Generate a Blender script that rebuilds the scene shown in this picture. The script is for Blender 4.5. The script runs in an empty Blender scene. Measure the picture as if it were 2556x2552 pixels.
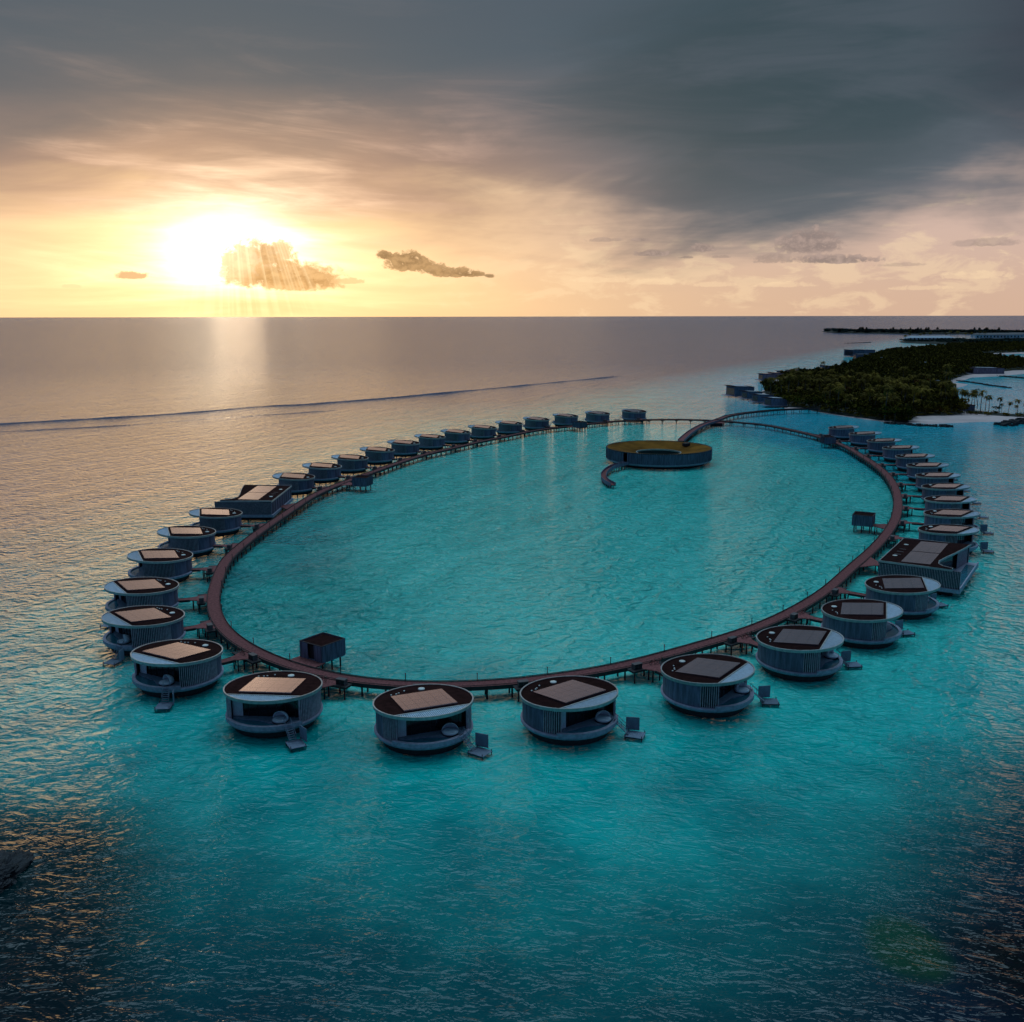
import bpy, bmesh, math, random
import numpy as np
from mathutils import Vector, Matrix
from mathutils.geometry import tessellate_polygon
random.seed(7)
SC = bpy.context.scene
COL = SC.collection
R_ = math.radians
PI = math.pi

# ---------------------------------------------------------------- camera
FPX, CX, CY, HCAM = 2401.0, 1278.0, 1276.0, 67.0
PITCH = math.asin((CY-788.7)/2450.0)
ROLL = -0.0018
cam_d = bpy.data.cameras.new('camera')
cam = bpy.data.objects.new('camera', cam_d); COL.objects.link(cam)
cam_d.sensor_fit = 'HORIZONTAL'; cam_d.sensor_width = 36.0
cam_d.lens = FPX/2556.0*36.0
cam_d.clip_start = 0.5; cam_d.clip_end = 200000
CROT = Matrix.Rotation(PI/2-PITCH, 3, 'X') @ Matrix.Rotation(ROLL, 3, 'Z')
cam.matrix_world = Matrix.Translation((0, 0, HCAM)) @ CROT.to_4x4()
SC.camera = cam

def ray(px, py):
    return CROT @ Vector(((px-CX)/FPX, -(py-CY)/FPX, -1.0))

def G(px, py, z=0.0):
    d = ray(px, py)
    t = (z-HCAM)/d.z
    return Vector((d.x*t, d.y*t, z))

# crops used when reading the photograph: offset and scale
def crop(ox, oy, s):
    return lambda x, y: (ox+x/s, oy+y/s)
Z1 = crop(220, 1400, 3.0188); Z2 = crop(860, 1550, 2.477); Z3 = crop(1600, 1400, 2.76)
Z4 = crop(2000, 1000, 3.858); Z5 = crop(220, 1150, 3.22); Z6 = crop(660, 1000, 3.22)
Z7 = crop(1220, 960, 3.22); Z8 = crop(1780, 780, 2.49); Z9 = crop(1780, 780, 4.954); Z10 = crop(2160, 780, 4.88)

# ---------------------------------------------------------------- node helpers
class E:
    """tiny expression builder over math nodes"""
    nt = None
    def __init__(s, k): s.k = k
    @staticmethod
    def m(op, *a, clamp=False):
        n = E.nt.nodes.new('ShaderNodeMath'); n.operation = op; n.use_clamp = clamp
        for i, v in enumerate(a):
            if isinstance(v, E): E.nt.links.new(v.k, n.inputs[i])
            else: n.inputs[i].default_value = v
        return E(n.outputs[0])
    def __add__(s, o): return E.m('ADD', s, o)
    __radd__ = __add__
    def __sub__(s, o): return E.m('SUBTRACT', s, o)
    def __rsub__(s, o): return E.m('SUBTRACT', o, s)
    def __mul__(s, o): return E.m('MULTIPLY', s, o)
    __rmul__ = __mul__
    def __truediv__(s, o): return E.m('DIVIDE', s, o)
    def __pow__(s, o): return E.m('POWER', s, o)
def eexp(x): return E.m('EXPONENT', x)
def clamp01(x): return E.m('ADD', x, 0.0, clamp=True)
def smooth(x, lo, hi):
    n = E.nt.nodes.new('ShaderNodeMapRange'); n.interpolation_type = 'SMOOTHSTEP'
    E.nt.links.new(x.k, n.inputs['Value'])
    n.inputs['From Min'].default_value = lo; n.inputs['From Max'].default_value = hi
    return E(n.outputs['Result'])
def vec(x, y, z=0.0):
    n = E.nt.nodes.new('ShaderNodeCombineXYZ')
    for i, v in enumerate((x, y, z)):
        if isinstance(v, E): E.nt.links.new(v.k, n.inputs[i])
        else: n.inputs[i].default_value = v
    return n.outputs[0]
def noise(v, scale, detail=4, rough=0.5, dist=0.0, typ='FBM'):
    n = E.nt.nodes.new('ShaderNodeTexNoise'); n.noise_dimensions = '3D'; n.noise_type = typ
    if typ == 'FBM': n.normalize = True
    E.nt.links.new(v, n.inputs['Vector'])
    n.inputs['Scale'].default_value = scale; n.inputs['Detail'].default_value = detail
    n.inputs['Roughness'].default_value = rough; n.inputs['Distortion'].default_value = dist
    return E(n.outputs['Fac'])
def rgb(c):
    n = E.nt.nodes.new('ShaderNodeRGB'); n.outputs[0].default_value = (c[0], c[1], c[2], 1); return n.outputs[0]
def mix(f, a, b, mode='MIX'):
    n = E.nt.nodes.new('ShaderNodeMix'); n.data_type = 'RGBA'; n.blend_type = mode
    n.clamp_factor = True
    if isinstance(f, E): E.nt.links.new(f.k, n.inputs[0])
    else: n.inputs[0].default_value = f
    for i, c in ((6, a), (7, b)):
        if isinstance(c, (tuple, list)): n.inputs[i].default_value = (c[0], c[1], c[2], 1)
        else: E.nt.links.new(c, n.inputs[i])
    return n.outputs[2]

# ---------------------------------------------------------------- world
W = bpy.data.worlds.new('World'); SC.world = W; W.use_nodes = True
nt = W.node_tree; nt.nodes.clear(); E.nt = nt
SUN_AZ, SUN_EL = -15.6, 5.0        # degrees, azimuth from +Y towards +X
def pa(px, py):
    d = ray(px, py).normalized()
    return math.degrees(math.atan2(d.x, d.y)), math.degrees(math.asin(d.z))
tc = nt.nodes.new('ShaderNodeTexCoord')
sp = nt.nodes.new('ShaderNodeSeparateXYZ'); nt.links.new(tc.outputs['Generated'], sp.inputs[0])
dx, dy, dz = (E(sp.outputs[i]) for i in range(3))
az = E.m('ARCTAN2', dx, dy)*57.2958
el = E.m('ARCSINE', dz)*57.2958
da = az-SUN_AZ+0.2; de = el-3.6
# streaky layers: several stretched noises in angle space
n1 = noise(vec(az*0.030+1.7, el*0.13-az*0.010, 0.3), 1.6, 5, 0.55, 0.6)
n2 = noise(vec(az*0.05+9.0, el*0.33+az*0.02, 4.1), 1.3, 6, 0.58, 0.9)
n3 = noise(vec(az*0.10+3.0, el*0.9, 8.0), 1.2, 6, 0.6, 0.5)
nc = noise(vec(az*1.0, el*1.3, 2.0), 1.5, 6, 0.66, 0.3)      # billow edges
nb = noise(vec(az*0.35, el*0.9, 12.0), 1.0, 5, 0.62, 0.4)
w1 = (n1-0.5); w2 = (n2-0.5); w3 = (n3-0.5)
sunx = eexp((da*da)*(-1.0/520.0))                 # 1 at the sun's azimuth, fades sideways
# clear glowing band under the cloud deck
band = mix(sunx, (0.64, 0.43, 0.32), (0.95, 0.64, 0.32))
band = mix(smooth(el, 0.0, 5.0)*(1.0-sunx)*0.6, band, (0.62, 0.46, 0.42))
cum = smooth(nb+eexp((el-2.2)*(el-2.2)*(-0.5))*0.14, 0.56, 0.70)
band = mix(cum*0.35*smooth(az, -12.0, 6.0), band, (0.98, 0.74, 0.46))
# deck of high cloud: grey-pink close to the sun, slate away from it
far = smooth(E.m('SQRT', da*da*0.36+de*de), 3.0, 19.0)
deck = mix(far, (0.33, 0.21, 0.17), (0.110, 0.130, 0.160))
deck = mix(smooth(el+w1*9.0, 5.5, 14.5), deck, (0.066, 0.097, 0.128))
deck = mix(smooth(w2+w3*0.4, -0.02, 0.24)*0.55*(1.0-smooth(el, 9.0, 14.0)*0.85), deck, mix(far, (0.46, 0.30, 0.25), (0.20, 0.18, 0.20)))
deck = mix(smooth(w1+w3*0.25, 0.03, 0.22)*0.35, deck, (0.070, 0.095, 0.125))
bline = 5.4-smooth(az, -18.0, 12.0)*0.8+smooth(az, 14.0, 25.0)*0.6
cover = smooth(el-bline+w1*9.0+w2*4.0+w3*1.8, -2.2, 2.2)
sky = mix(cover, band, deck)
# the dark slate mass, upper right
q = ((az-15.5)/15.0); r = ((el-12.2-(az-15.0)*0.06)/6.6)
dm = smooth(1.0-(q*q+r*r)+w1*1.9+w2*0.8, -0.25, 0.85)
sky = mix(dm*0.92, sky, mix(smooth(w2+w1, -0.15, 0.2), (0.031, 0.058, 0.074), (0.060, 0.082, 0.105)))
sky = mix(smooth(az+w1*6.0, 21.0, 31.0)*smooth(el, 5.0, 11.0)*0.85, sky, (0.028, 0.030, 0.048))
# sunlit glow round the hidden sun (wider than tall)
ds2 = (da*da)*0.30+(de*de)
ds2 = ds2*(1.0-w2*1.9-w3*1.2)
g1 = eexp(ds2*(-1.0/3.3)); g2 = eexp(ds2*(-1.0/14.0)); g3 = eexp(((da*da)*0.13+de*de)*(-1.0/34.0))
def scale_col(c, f):
    n = nt.nodes.new('ShaderNodeVectorMath'); n.operation = 'SCALE'
    n.inputs[0].default_value = c; nt.links.new(f.k, n.inputs['Scale']); return n.outputs[0]
def vadd(a, b):
    n = nt.nodes.new('ShaderNodeVectorMath'); n.operation = 'ADD'
    nt.links.new(a, n.inputs[0]); nt.links.new(b, n.inputs[1]); return n.outputs[0]
mod = 1.0+w2*1.3+w3*0.9
for c, f in (((2.3, 2.05, 1.6), g1), ((0.62, 0.46, 0.27), g2*mod), ((0.27, 0.135, 0.05), g3*mod)):
    sky = vadd(sky, scale_col(c, f))
# separate cumulus clouds low over the sea
def cumulus(px, py, rx, ry, col, amt=1.0, ragged=1.5, flat=True):
    global sky
    a0, e0 = pa(px, py); ra = rx*0.0213; re = ry*0.0213
    u = (az-a0)/ra; v = (el-e0)/re
    if flat: v = v*(1.0+smooth(v*(-1.0), 0.0, 0.6)*0.9)
    m = smooth(1.0-(u*u+v*v)+(nc-0.5)*ragged*2.0, -0.05, 0.65)
    sky = mix(m*amt*smooth(1.9-(u*u+v*v)**0.5, 0.0, 0.5), sky, col)
cl = lambda a, b: mix(smooth(nc+w3*0.5, 0.38, 0.66), a, b)
brown = cl((0.38, 0.20, 0.085), (0.66, 0.39, 0.18))
fan = E.m('ARCTAN2', da-0.2, de*(-1.0)+9.0)
rays = noise(vec(fan*17.0, 0.0, 7.0), 2.2, 2, 0.5)
brown = mix(smooth(rays, 0.46, 0.70)*0.55, brown, (1.0, 0.74, 0.42))
cumulus(628, 672, 100, 92, brown, 0.85, 1.0)
cumulus(735, 700, 140, 58, brown, 0.95, 1.2)
cumulus(690, 640, 60, 50, brown, 0.8, 1.5)
cumulus(870, 704, 50, 12, (0.8, 0.50, 0.25), 0.7)
shaft = eexp((az+14.6)*(az+14.6)*(-1.0/9.0))*smooth(el*(-1.0), -2.6, -0.4)*smooth(el, -0.3, 0.3)
sky = mix(shaft*(0.35+smooth(rays, 0.4, 0.6)*0.3), sky, (0.80, 0.56, 0.26))
br2 = cl((0.19, 0.11, 0.06), (0.46, 0.28, 0.14))
cumulus(1020, 660, 72, 38, br2, 0.97, 1.9)
cumulus(960, 640, 26, 18, br2, 0.95, 1.6)
cumulus(1135, 684, 85, 19, br2, 0.93, 1.9)
cumulus(1080, 676, 48, 24, br2, 0.9, 1.9)
cumulus(1175, 686, 60, 12, br2, 0.85, 2.0)
cumulus(1222, 690, 18, 9, br2, 0.85, 1.2)
cumulus(330, 690, 48, 14, (0.62, 0.38, 0.20), 0.9, 1.2)
cumulus(180, 716, 28, 7, (0.9, 0.66, 0.36), 0.5, 1.2)
gr = cl((0.24, 0.185, 0.18), (0.42, 0.31, 0.275))
cumulus(2020, 610, 95, 44, gr, 0.88, 1.7)
cumulus(2080, 650, 120, 17, gr, 0.9, 1.7)
cumulus(1930, 650, 60, 18, gr, 0.5, 1.7)
for x, y, a, b, f in ((1625, 634, 50, 13, .75), (1755, 622, 38, 16, .7), (1715, 643, 26, 6, .65), (1510, 600, 55, 9, .45), (1600, 600, 30, 7, .5), (2250, 662, 60, 7, .35), (2460, 608, 85, 15, .6), (1800, 642, 30, 6, .4)):
    cumulus(x, y, a, b, gr, f, 1.6)
for x, y, a, b in ((1500, 700, 90, 12), (1640, 705, 80, 13), (1780, 712, 60, 10), (1960, 712, 90, 11), (2430, 690, 90, 14), (2300, 720, 80, 9)):
    cumulus(x, y, a, b, (1.0, 0.74, 0.46), 0.35, 1.8)
# overhead and behind the camera: dim sky, plus a bright patch added as fill
up = smooth(el+w1*8.0, 22.0, 36.0)
back = smooth(E.m('ABSOLUTE', az), 29.0, 50.0)
sky = mix(back, sky, (0.045, 0.085, 0.19))
ahead = smooth(dy, -0.02, 0.42)
sky_fill = smooth(el+w1*6.0, 47.0, 57.0)*(1.0-smooth(el, 70.0, 84.0))*ahead  # unseen sky patch added to light the water and walls
sky = mix(up, sky, (0.045, 0.105, 0.15))
sky = mix(sky_fill, sky, (1.75, 2.75, 3.45))
nish = nt.nodes.new('ShaderNodeTexSky'); nish.sky_type = 'NISHITA'; nish.sun_disc = False
nish.sun_elevation = R_(SUN_EL); nish.sun_rotation = R_(SUN_AZ)
bg1 = nt.nodes.new('ShaderNodeBackground'); nt.links.new(sky, bg1.inputs[0]); bg1.inputs[1].default_value = 1.0
bg2 = nt.nodes.new('ShaderNodeBackground'); nt.links.new(nish.outputs[0], bg2.inputs[0]); bg2.inputs[1].default_value = 0.004
ad = nt.nodes.new('ShaderNodeAddShader'); nt.links.new(bg1.outputs[0], ad.inputs[0]); nt.links.new(bg2.outputs[0], ad.inputs[1])
wo = nt.nodes.new('ShaderNodeOutputWorld'); nt.links.new(ad.outputs[0], wo.inputs[0])

sd = bpy.data.lights.new('sun', 'SUN'); sd.energy = 0.012; sd.angle = R_(3); sd.color = (1.0, 0.72, 0.45)
so = bpy.data.objects.new('sun', sd); COL.objects.link(so)
sdir = Vector((math.sin(R_(SUN_AZ))*math.cos(R_(SUN_EL)), math.cos(R_(SUN_AZ))*math.cos(R_(SUN_EL)), math.sin(R_(SUN_EL))))
so.rotation_euler = sdir.to_track_quat('Z', 'Y').to_euler()
so.location = (0, 0, 120)
SC.view_settings.view_transform = 'Standard'; SC.view_settings.look = 'None'
SC.cycles.max_bounces = 4; SC.cycles.diffuse_bounces = 2; SC.cycles.glossy_bounces = 2
SC.view_settings.exposure = 0.0; SC.view_settings.gamma = 1.0

# ---------------------------------------------------------------- materials
def mat(name, col, rough=0.6, metal=0.0, spec=0.5, var=0.25, vscale=1.5, bump=0.0, bscale=8.0, stretch=(1, 1, 1), coat=0.0):
    m = bpy.data.materials.new(name); m.use_nodes = True
    t = m.node_tree; E.nt = t; b = t.nodes['Principled BSDF']
    tcn = t.nodes.new('ShaderNodeTexCoord'); mp = t.nodes.new('ShaderNodeMapping')
    t.links.new(tcn.outputs['Object'], mp.inputs[0]); mp.inputs['Scale'].default_value = stretch
    n = noise(mp.outputs[0], vscale, 5, 0.6)
    lo = tuple(c*(1-var) for c in col); hi = tuple(min(1, c*(1+var)) for c in col)
    oi = t.nodes.new('ShaderNodeObjectInfo'); hs = t.nodes.new('ShaderNodeHueSaturation')
    t.links.new(mix(smooth(n, 0.3, 0.7), lo, hi), hs.inputs['Color']); t.links.new((E(oi.outputs['Random'])*0.34+0.83).k, hs.inputs['Value'])
    t.links.new(hs.outputs[0], b.inputs['Base Color'])
    b.inputs['Roughness'].default_value = rough; b.inputs['Metallic'].default_value = metal
    b.inputs['Specular IOR Level'].default_value = spec
    b.inputs['Coat Weight'].default_value = coat
    if bump > 0:
        bn = t.nodes.new('ShaderNodeBump'); bn.inputs['Strength'].default_value = bump; bn.inputs['Distance'].default_value = 0.05
        n2_ = noise(mp.outputs[0], bscale, 4, 0.6)
        t.links.new(n2_.k, bn.inputs['Height']); t.links.new(bn.outputs[0], b.inputs['Normal'])
    return m
M = {}
M['wall'] = mat('wall_timber', (0.135, 0.125, 0.19), 0.75, var=0.42, vscale=1.0, stretch=(2.2, 2.2, 0.25), bump=0.3)
M['fin'] = mat('screen_timber', (0.42, 0.34, 0.40), 0.7, var=0.25, vscale=2.0)
M['dark'] = mat('dark_backing', (0.010, 0.011, 0.015), 0.6)
M['roof'] = mat('roof_membrane', (0.026, 0.009, 0.009), 0.9, spec=0.03, var=0.35, vscale=0.9)
M['rim'] = mat('rim_metal', (0.46, 0.43, 0.42), 0.45, metal=0.35, var=0.15)
M['louvre'] = mat('louvre_white', (0.60, 0.68, 0.80), 0.5, var=0.1)
M['base'] = mat('base_render', (0.36, 0.34, 0.44), 0.6, var=0.2)
M['deck'] = mat('deck_timber', (0.26, 0.088, 0.088), 0.8, spec=0.1, var=0.35, vscale=2.0)
M['beam'] = mat('beam_timber', (0.035, 0.025, 0.028), 0.8, var=0.3)
M['pile'] = mat('pile_timber', (0.03, 0.024, 0.028), 0.8, var=0.3)
M['pool'] = mat('pool_water', (0.03, 0.14, 0.20), 0.08, var=0.15, bump=0.15, bscale=3.0)
M['glass'] = mat('dark_glass', (0.008, 0.010, 0.014), 0.12, var=0.2)
M['white'] = mat('white_fabric', (0.55, 0.60, 0.68), 0.7, var=0.1)
M['panelwall'] = mat('panel_grey', (0.17, 0.21, 0.29), 0.6, var=0.15)
M['sky_light'] = mat('skylight_dome', (0.82, 0.80, 0.76), 0.4, var=0.05)
M['box'] = mat('box_paint', (0.11, 0.085, 0.09), 0.6, var=0.2)
M['red'] = mat('red_paint', (0.28, 0.035, 0.03), 0.5, var=0.2)
M['black'] = mat('rubber', (0.015, 0.015, 0.017), 0.6, var=0.2)
M['sand'] = mat('sand', (0.62, 0.44, 0.42), 0.9, var=0.16, vscale=0.04)
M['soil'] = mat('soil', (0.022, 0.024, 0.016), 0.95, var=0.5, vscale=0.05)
M['stone'] = mat('dark_rock', (0.018, 0.018, 0.022), 0.8, var=0.5, vscale=0.6, bump=0.8, bscale=2.5)
M['grassroof'] = mat('grass_roof', (0.20, 0.080, 0.010), 0.95, spec=0.1, var=0.55, vscale=0.10)
M['trunk'] = mat('trunk_bark', (0.10, 0.075, 0.06), 0.9, var=0.3)
M['pale'] = mat('pale_roof', (0.42, 0.45, 0.52), 0.5, var=0.15, vscale=0.3)
def leafmat(name, c1, c2):
    m = bpy.data.materials.new(name); m.use_nodes = True
    t = m.node_tree; E.nt = t; b = t.nodes['Principled BSDF']
    g = t.nodes.new('ShaderNodeNewGeometry'); oi = t.nodes.new('ShaderNodeObjectInfo')
    f = (E(g.outputs['Random Per Island'])*0.6+E(oi.outputs['Random'])*0.4)**1.7
    t.links.new(mix(f, c1, c2), b.inputs['Base Color'])
    b.inputs['Roughness'].default_value = 0.85; b.inputs['Specular IOR Level'].default_value = 0.06
    return m
M['leaf'] = leafmat('broad_leaf', (0.012, 0.013, 0.003), (0.27, 0.19, 0.018))
M['palm'] = leafmat('palm_leaf', (0.03, 0.024, 0.006), (0.40, 0.26, 0.04))
M['rust'] = leafmat('rusty_leaf', (0.08, 0.025, 0.010), (0.26, 0.08, 0.02))
M['farleaf'] = leafmat('far_leaf', (0.012, 0.026, 0.024), (0.035, 0.055, 0.045))
def solar_mat(name, line):
    m = bpy.data.materials.new(name); m.use_nodes = True
    t = m.node_tree; E.nt = t; b = t.nodes['Principled BSDF']
    tcn = t.nodes.new('ShaderNodeTexCoord'); s = t.nodes.new('ShaderNodeSeparateXYZ'); t.links.new(tcn.outputs['Object'], s.inputs[0])
    x, y = E(s.outputs[0]), E(s.outputs[1])
    fx = E.m('ABSOLUTE', E.m('FRACT', x/2.05+50.05)-0.5); fy = E.m('ABSOLUTE', E.m('FRACT', y/1.74+50.0)-0.5)
    ln = smooth(E.m('MAXIMUM', fx, fy), 0.468, 0.482)
    t.links.new(mix(ln*0.6, (0.42, 0.33, 0.37), line), b.inputs['Base Color'])
    b.inputs['Metallic'].default_value = 0.9
    rn = noise(tcn.outputs['Object'], 0.25, 2, 0.5)
    t.links.new((rn*0.12+0.17).k, b.inputs['Roughness'])
    return m
M['solar'] = solar_mat('solar_glass', (0.12, 0.10, 0.11))

# ---------------------------------------------------------------- mesh helper
class MB:
    def __init__(s): s.v = []; s.f = []; s.mi = []; s.mats = []; s.cur = 0
    def use(s, m):
        if m not in s.mats: s.mats.append(m)
        s.cur = s.mats.index(m); return s
    def face(s, idx): s.f.append(tuple(idx)); s.mi.append(s.cur)
    def add(s, vs, fs):
        o = len(s.v); s.v += [tuple(v) for v in vs]
        for f in fs: s.face([i+o for i in f])
    def box(s, c, size, rz=0.0, M4=None):
        x, y, z = (k/2 for k in size); ca, sa = math.cos(rz), math.sin(rz)
        vs = []
        for zz in (-z, z):
            for xx, yy in ((-x, -y), (x, -y), (x, y), (-x, y)):
                p = Vector((c[0]+xx*ca-yy*sa, c[1]+xx*sa+yy*ca, c[2]+zz))
                vs.append(M4 @ p if M4 else p)
        s.add(vs, [(3, 2, 1, 0), (4, 5, 6, 7), (0, 1, 5, 4), (1, 2, 6, 5), (2, 3, 7, 6), (3, 0, 4, 7)])
    def tube(s, a, b, r1, r2=None, n=8, cap=True):
        a = Vector(a); b = Vector(b); r2 = r1 if r2 is None else r2
        d = (b-a).normalized(); u = d.orthogonal().normalized(); w = d.cross(u)
        vs = [a+(u*math.cos(2*PI*i/n)+w*math.sin(2*PI*i/n))*r1 for i in range(n)]
        vs += [b+(u*math.cos(2*PI*i/n)+w*math.sin(2*PI*i/n))*r2 for i in range(n)]
        fs = [(i, (i+1) % n, n+(i+1) % n, n+i) for i in range(n)]
        if cap: fs += [tuple(range(n-1, -1, -1)), tuple(range(n, 2*n))]
        s.add(vs, fs)
    def prism(s, poly, z0, z1, zf=None, side=True, bottom=True):
        """polygon (x,y) ccw extruded; z1 may be a function of (x,y)"""
        n = len(poly)
        g = (lambda x, y: z1) if not callable(z1) else z1
        g0 = (lambda x, y: z0) if not callable(z0) else z0
        vs = [(x, y, g0(x, y)) for x, y in poly]+[(x, y, g(x, y)) for x, y in poly]
        fs = []
        tri = tessellate_polygon([[Vector((x, y, 0)) for x, y in poly]])
        for t in tri:
            a = [Vector((poly[i][0], poly[i][1])) for i in t]
            if (a[1]-a[0]).cross(a[2]-a[0]) < 0: t = (t[0], t[2], t[1])
            fs.append(tuple(i+n for i in t))
            if bottom: fs.append(tuple(reversed(t)))
        if side:
            fs += [(i, (i+1) % n, n+(i+1) % n, n+i) for i in range(n)]
        s.add(vs, fs)
    def arcwall(s, r0, r1, a0, a1, z0, z1, n=32):
        """curved wall between radii and angles; z1 callable(x,y)"""
        g = z1 if callable(z1) else (lambda x, y: z1)
        vs = []
        for i in range(n+1):
            a = a0+(a1-a0)*i/n; c, d = math.cos(a), math.sin(a)
            for r in (r0, r1):
                vs.append((r*c, r*d, z0)); vs.append((r*c, r*d, g(r*c, r*d)))
        fs = []
        for i in range(n):
            o = i*4; p = o+4
            fs += [(o+2, p+2, p+3, o+3), (p, o, o+1, p+1), (o+1, o+3, p+3, p+1), (o, p, p+2, o+2)]
        fs += [(0, 2, 3, 1), (4*n, 4*n+1, 4*n+3, 4*n+2)]
        s.add(vs, fs)
    def lathe(s, prof, n=64, a0=0.0, a1=2*PI):
        full = abs(a1-a0-2*PI) < 1e-6
        m = n if full else n+1
        vs = []
        for i in range(m):
            a = a0+(a1-a0)*i/n
            for r, z in prof: vs.append((r*math.cos(a), r*math.sin(a), z))
        k = len(prof); fs = []
        for i in range(n):
            j = (i+1) % m
            for q in range(k-1): fs.append((i*k+q, j*k+q, j*k+q+1, i*k+q+1))
        s.add(vs, fs)
    def mesh(s, name, smooth_=False):
        me = bpy.data.meshes.new(name); me.from_pydata(s.v, [], s.f)
        for m in s.mats: me.materials.append(m)
        me.polygons.foreach_set('material_index', s.mi)
        if smooth_: me.polygons.foreach_set('use_smooth', [True]*len(s.f))
        me.update(); return me
    def build(s, name, material=None, parent=None, smooth_=False, loc=None, rz=None):
        if material is not None and not s.mats: s.mats = [material]
        o = bpy.data.objects.new(name, s.mesh(name, smooth_)); COL.objects.link(o)
        if parent: o.parent = parent
        if loc is not None: o.location = loc
        if rz is not None: o.rotation_euler[2] = rz
        return o
def empty(name, loc=(0, 0, 0), rz=0.0):
    o = bpy.data.objects.new(name, None); COL.objects.link(o); o.location = loc; o.rotation_euler[2] = rz
    o.empty_display_size = 1; return o
def tag(o, label=None, cat=None, group=None, kind=None):
    if label: o['label'] = label
    if cat: o['category'] = cat
    if group: o['group'] = group
    if kind: o['kind'] = kind
    return o
def kids(o): return [c for c in KID.get(o.name, [])]
KID = {}
def reg(o):
    KID.setdefault(o.name, [])
    if o.parent: KID.setdefault(o.parent.name, []).append(o)
def index_tree():
    KID.clear()
    for o in COL.objects:
        if o.parent: KID.setdefault(o.parent.name, []).append(o)
def copy_tree(o, parent=None, skip=()):
    c = o.copy(); COL.objects.link(c); c.parent = parent
    for ch in kids(o):
        if ch.name.split('.')[0] in skip: continue
        copy_tree(ch, c, skip)
    return c
# ---------------------------------------------------------------- ring geometry
RP = [(533.7,1522.7),(530.6,1485),(546,1439),(561.6,1398.4),(605,1361),(654.8,1322),(717,1280),(784,1236),(852.5,1206.5),(927,1180),(995,1155),(1063.7,1133.5),(1126,1119.6),(1203.5,1101),(1251,1092),(1344,1073),(1422,1064),(1499.5,1054.7),(1561.6,1050),(1655,1047),(1763.5,1048.5),(1820,1053),(1900.5,1059),(1973,1073),(2041,1089),(2109,1114),(2145,1134.8),(2181.4,1158),(2212.5,1184),(2233,1215),(2241,1246),(2239.8,1280),(2228,1311),(2202,1347),(2166,1383.6),(2116.6,1425),(2071,1469),(1998.5,1516),(1926,1552),(1853.6,1581),(1763,1606.5),(1672.5,1632),(1611,1650),(1526,1671),(1344.5,1697),(1223,1709.5),(1102,1713.5),(961,1709.5),(868,1699),(816,1691),(716.7,1661.6),(634,1628.5),(567.7,1585),(534.6,1539)]
DZ = 2.5   # deck level
def catmull(pts, closed, step):
    n = len(pts); out = []
    rng = range(n) if closed else range(n-1)
    for i in rng:
        g = (lambda k: pts[k % n]) if closed else (lambda k: pts[min(max(k, 0), n-1)])
        p0, p1, p2, p3 = g(i-1), g(i), g(i+1), g(i+2)
        m = max(2, int((p2-p1).length/step))
        for j in range(m):
            t = j/m
            out.append(0.5*((2*p1)+(p2-p0)*t+(2*p0-5*p1+4*p2-p3)*t*t+(3*p1-p0-3*p2+p3)*t**3))
    if not closed: out.append(pts[-1])
    return out
def resample(pts, closed, step):
    q = list(pts)+([pts[0]] if closed else [])
    L = [0]
    for a, b in zip(q, q[1:]): L.append(L[-1]+(b-a).length)
    n = max(2, round(L[-1]/step)); out = []; k = 0
    for i in range(n+(0 if closed else 1)):
        d = L[-1]*i/n
        while k < len(L)-2 and L[k+1] < d: k += 1
        t = (d-L[k])/max(1e-9, L[k+1]-L[k]); out.append(q[k].lerp(q[k+1], min(1, t)))
    return out
ring = resample(catmull([G(x, y, DZ) for x, y in RP], True, 1.0), True, 1.5)
for _ in range(60):
    n = len(ring); ring = [(ring[i-1]+ring[i]*2+ring[(i+1) % n])/4 for i in range(n)]
RN = len(ring)
rc = sum(ring, Vector())/RN
def ring_nearest(p):
    i = min(range(RN), key=lambda k: (ring[k].x-p.x)**2+(ring[k].y-p.y)**2)
    t = (ring[(i+1) % RN]-ring[i-1]).normalized()
    nrm = Vector((t.y, -t.x, 0))
    if nrm.dot(ring[i]-rc) < 0: nrm = -nrm
    return i, ring[i], nrm

def strip(mb, pts, closed, w, z0, z1, off=0.0):
    """rectangular section swept along a path in plan"""
    n = len(pts); vs = []
    for i, p in enumerate(pts):
        a = pts[i-1] if (closed or i > 0) else p
        b = pts[(i+1) % n] if (closed or i < n-1) else p
        t = (b-a); t.z = 0; t.normalize(); s = Vector((t.y, -t.x, 0))
        L_ = p+s*(off-w/2); Rr = p+s*(off+w/2)
        dz = p.z-DZ
        vs += [(L_.x, L_.y, z0+dz), (Rr.x, Rr.y, z0+dz), (Rr.x, Rr.y, z1+dz), (L_.x, L_.y, z1+dz)]
    fs = []
    m = n if closed else n-1
    for i in range(m):
        o = i*4; p = ((i+1) % n)*4
        for k in range(4):
            kk = (k+1) % 4
            fs.append((o+k, o+kk, p+kk, p+k))
    if not closed: fs += [(0, 3, 2, 1), ((n-1)*4, (n-1)*4+1, (n-1)*4+2, (n-1)*4+3)]
    mb.add(vs, fs)

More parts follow.
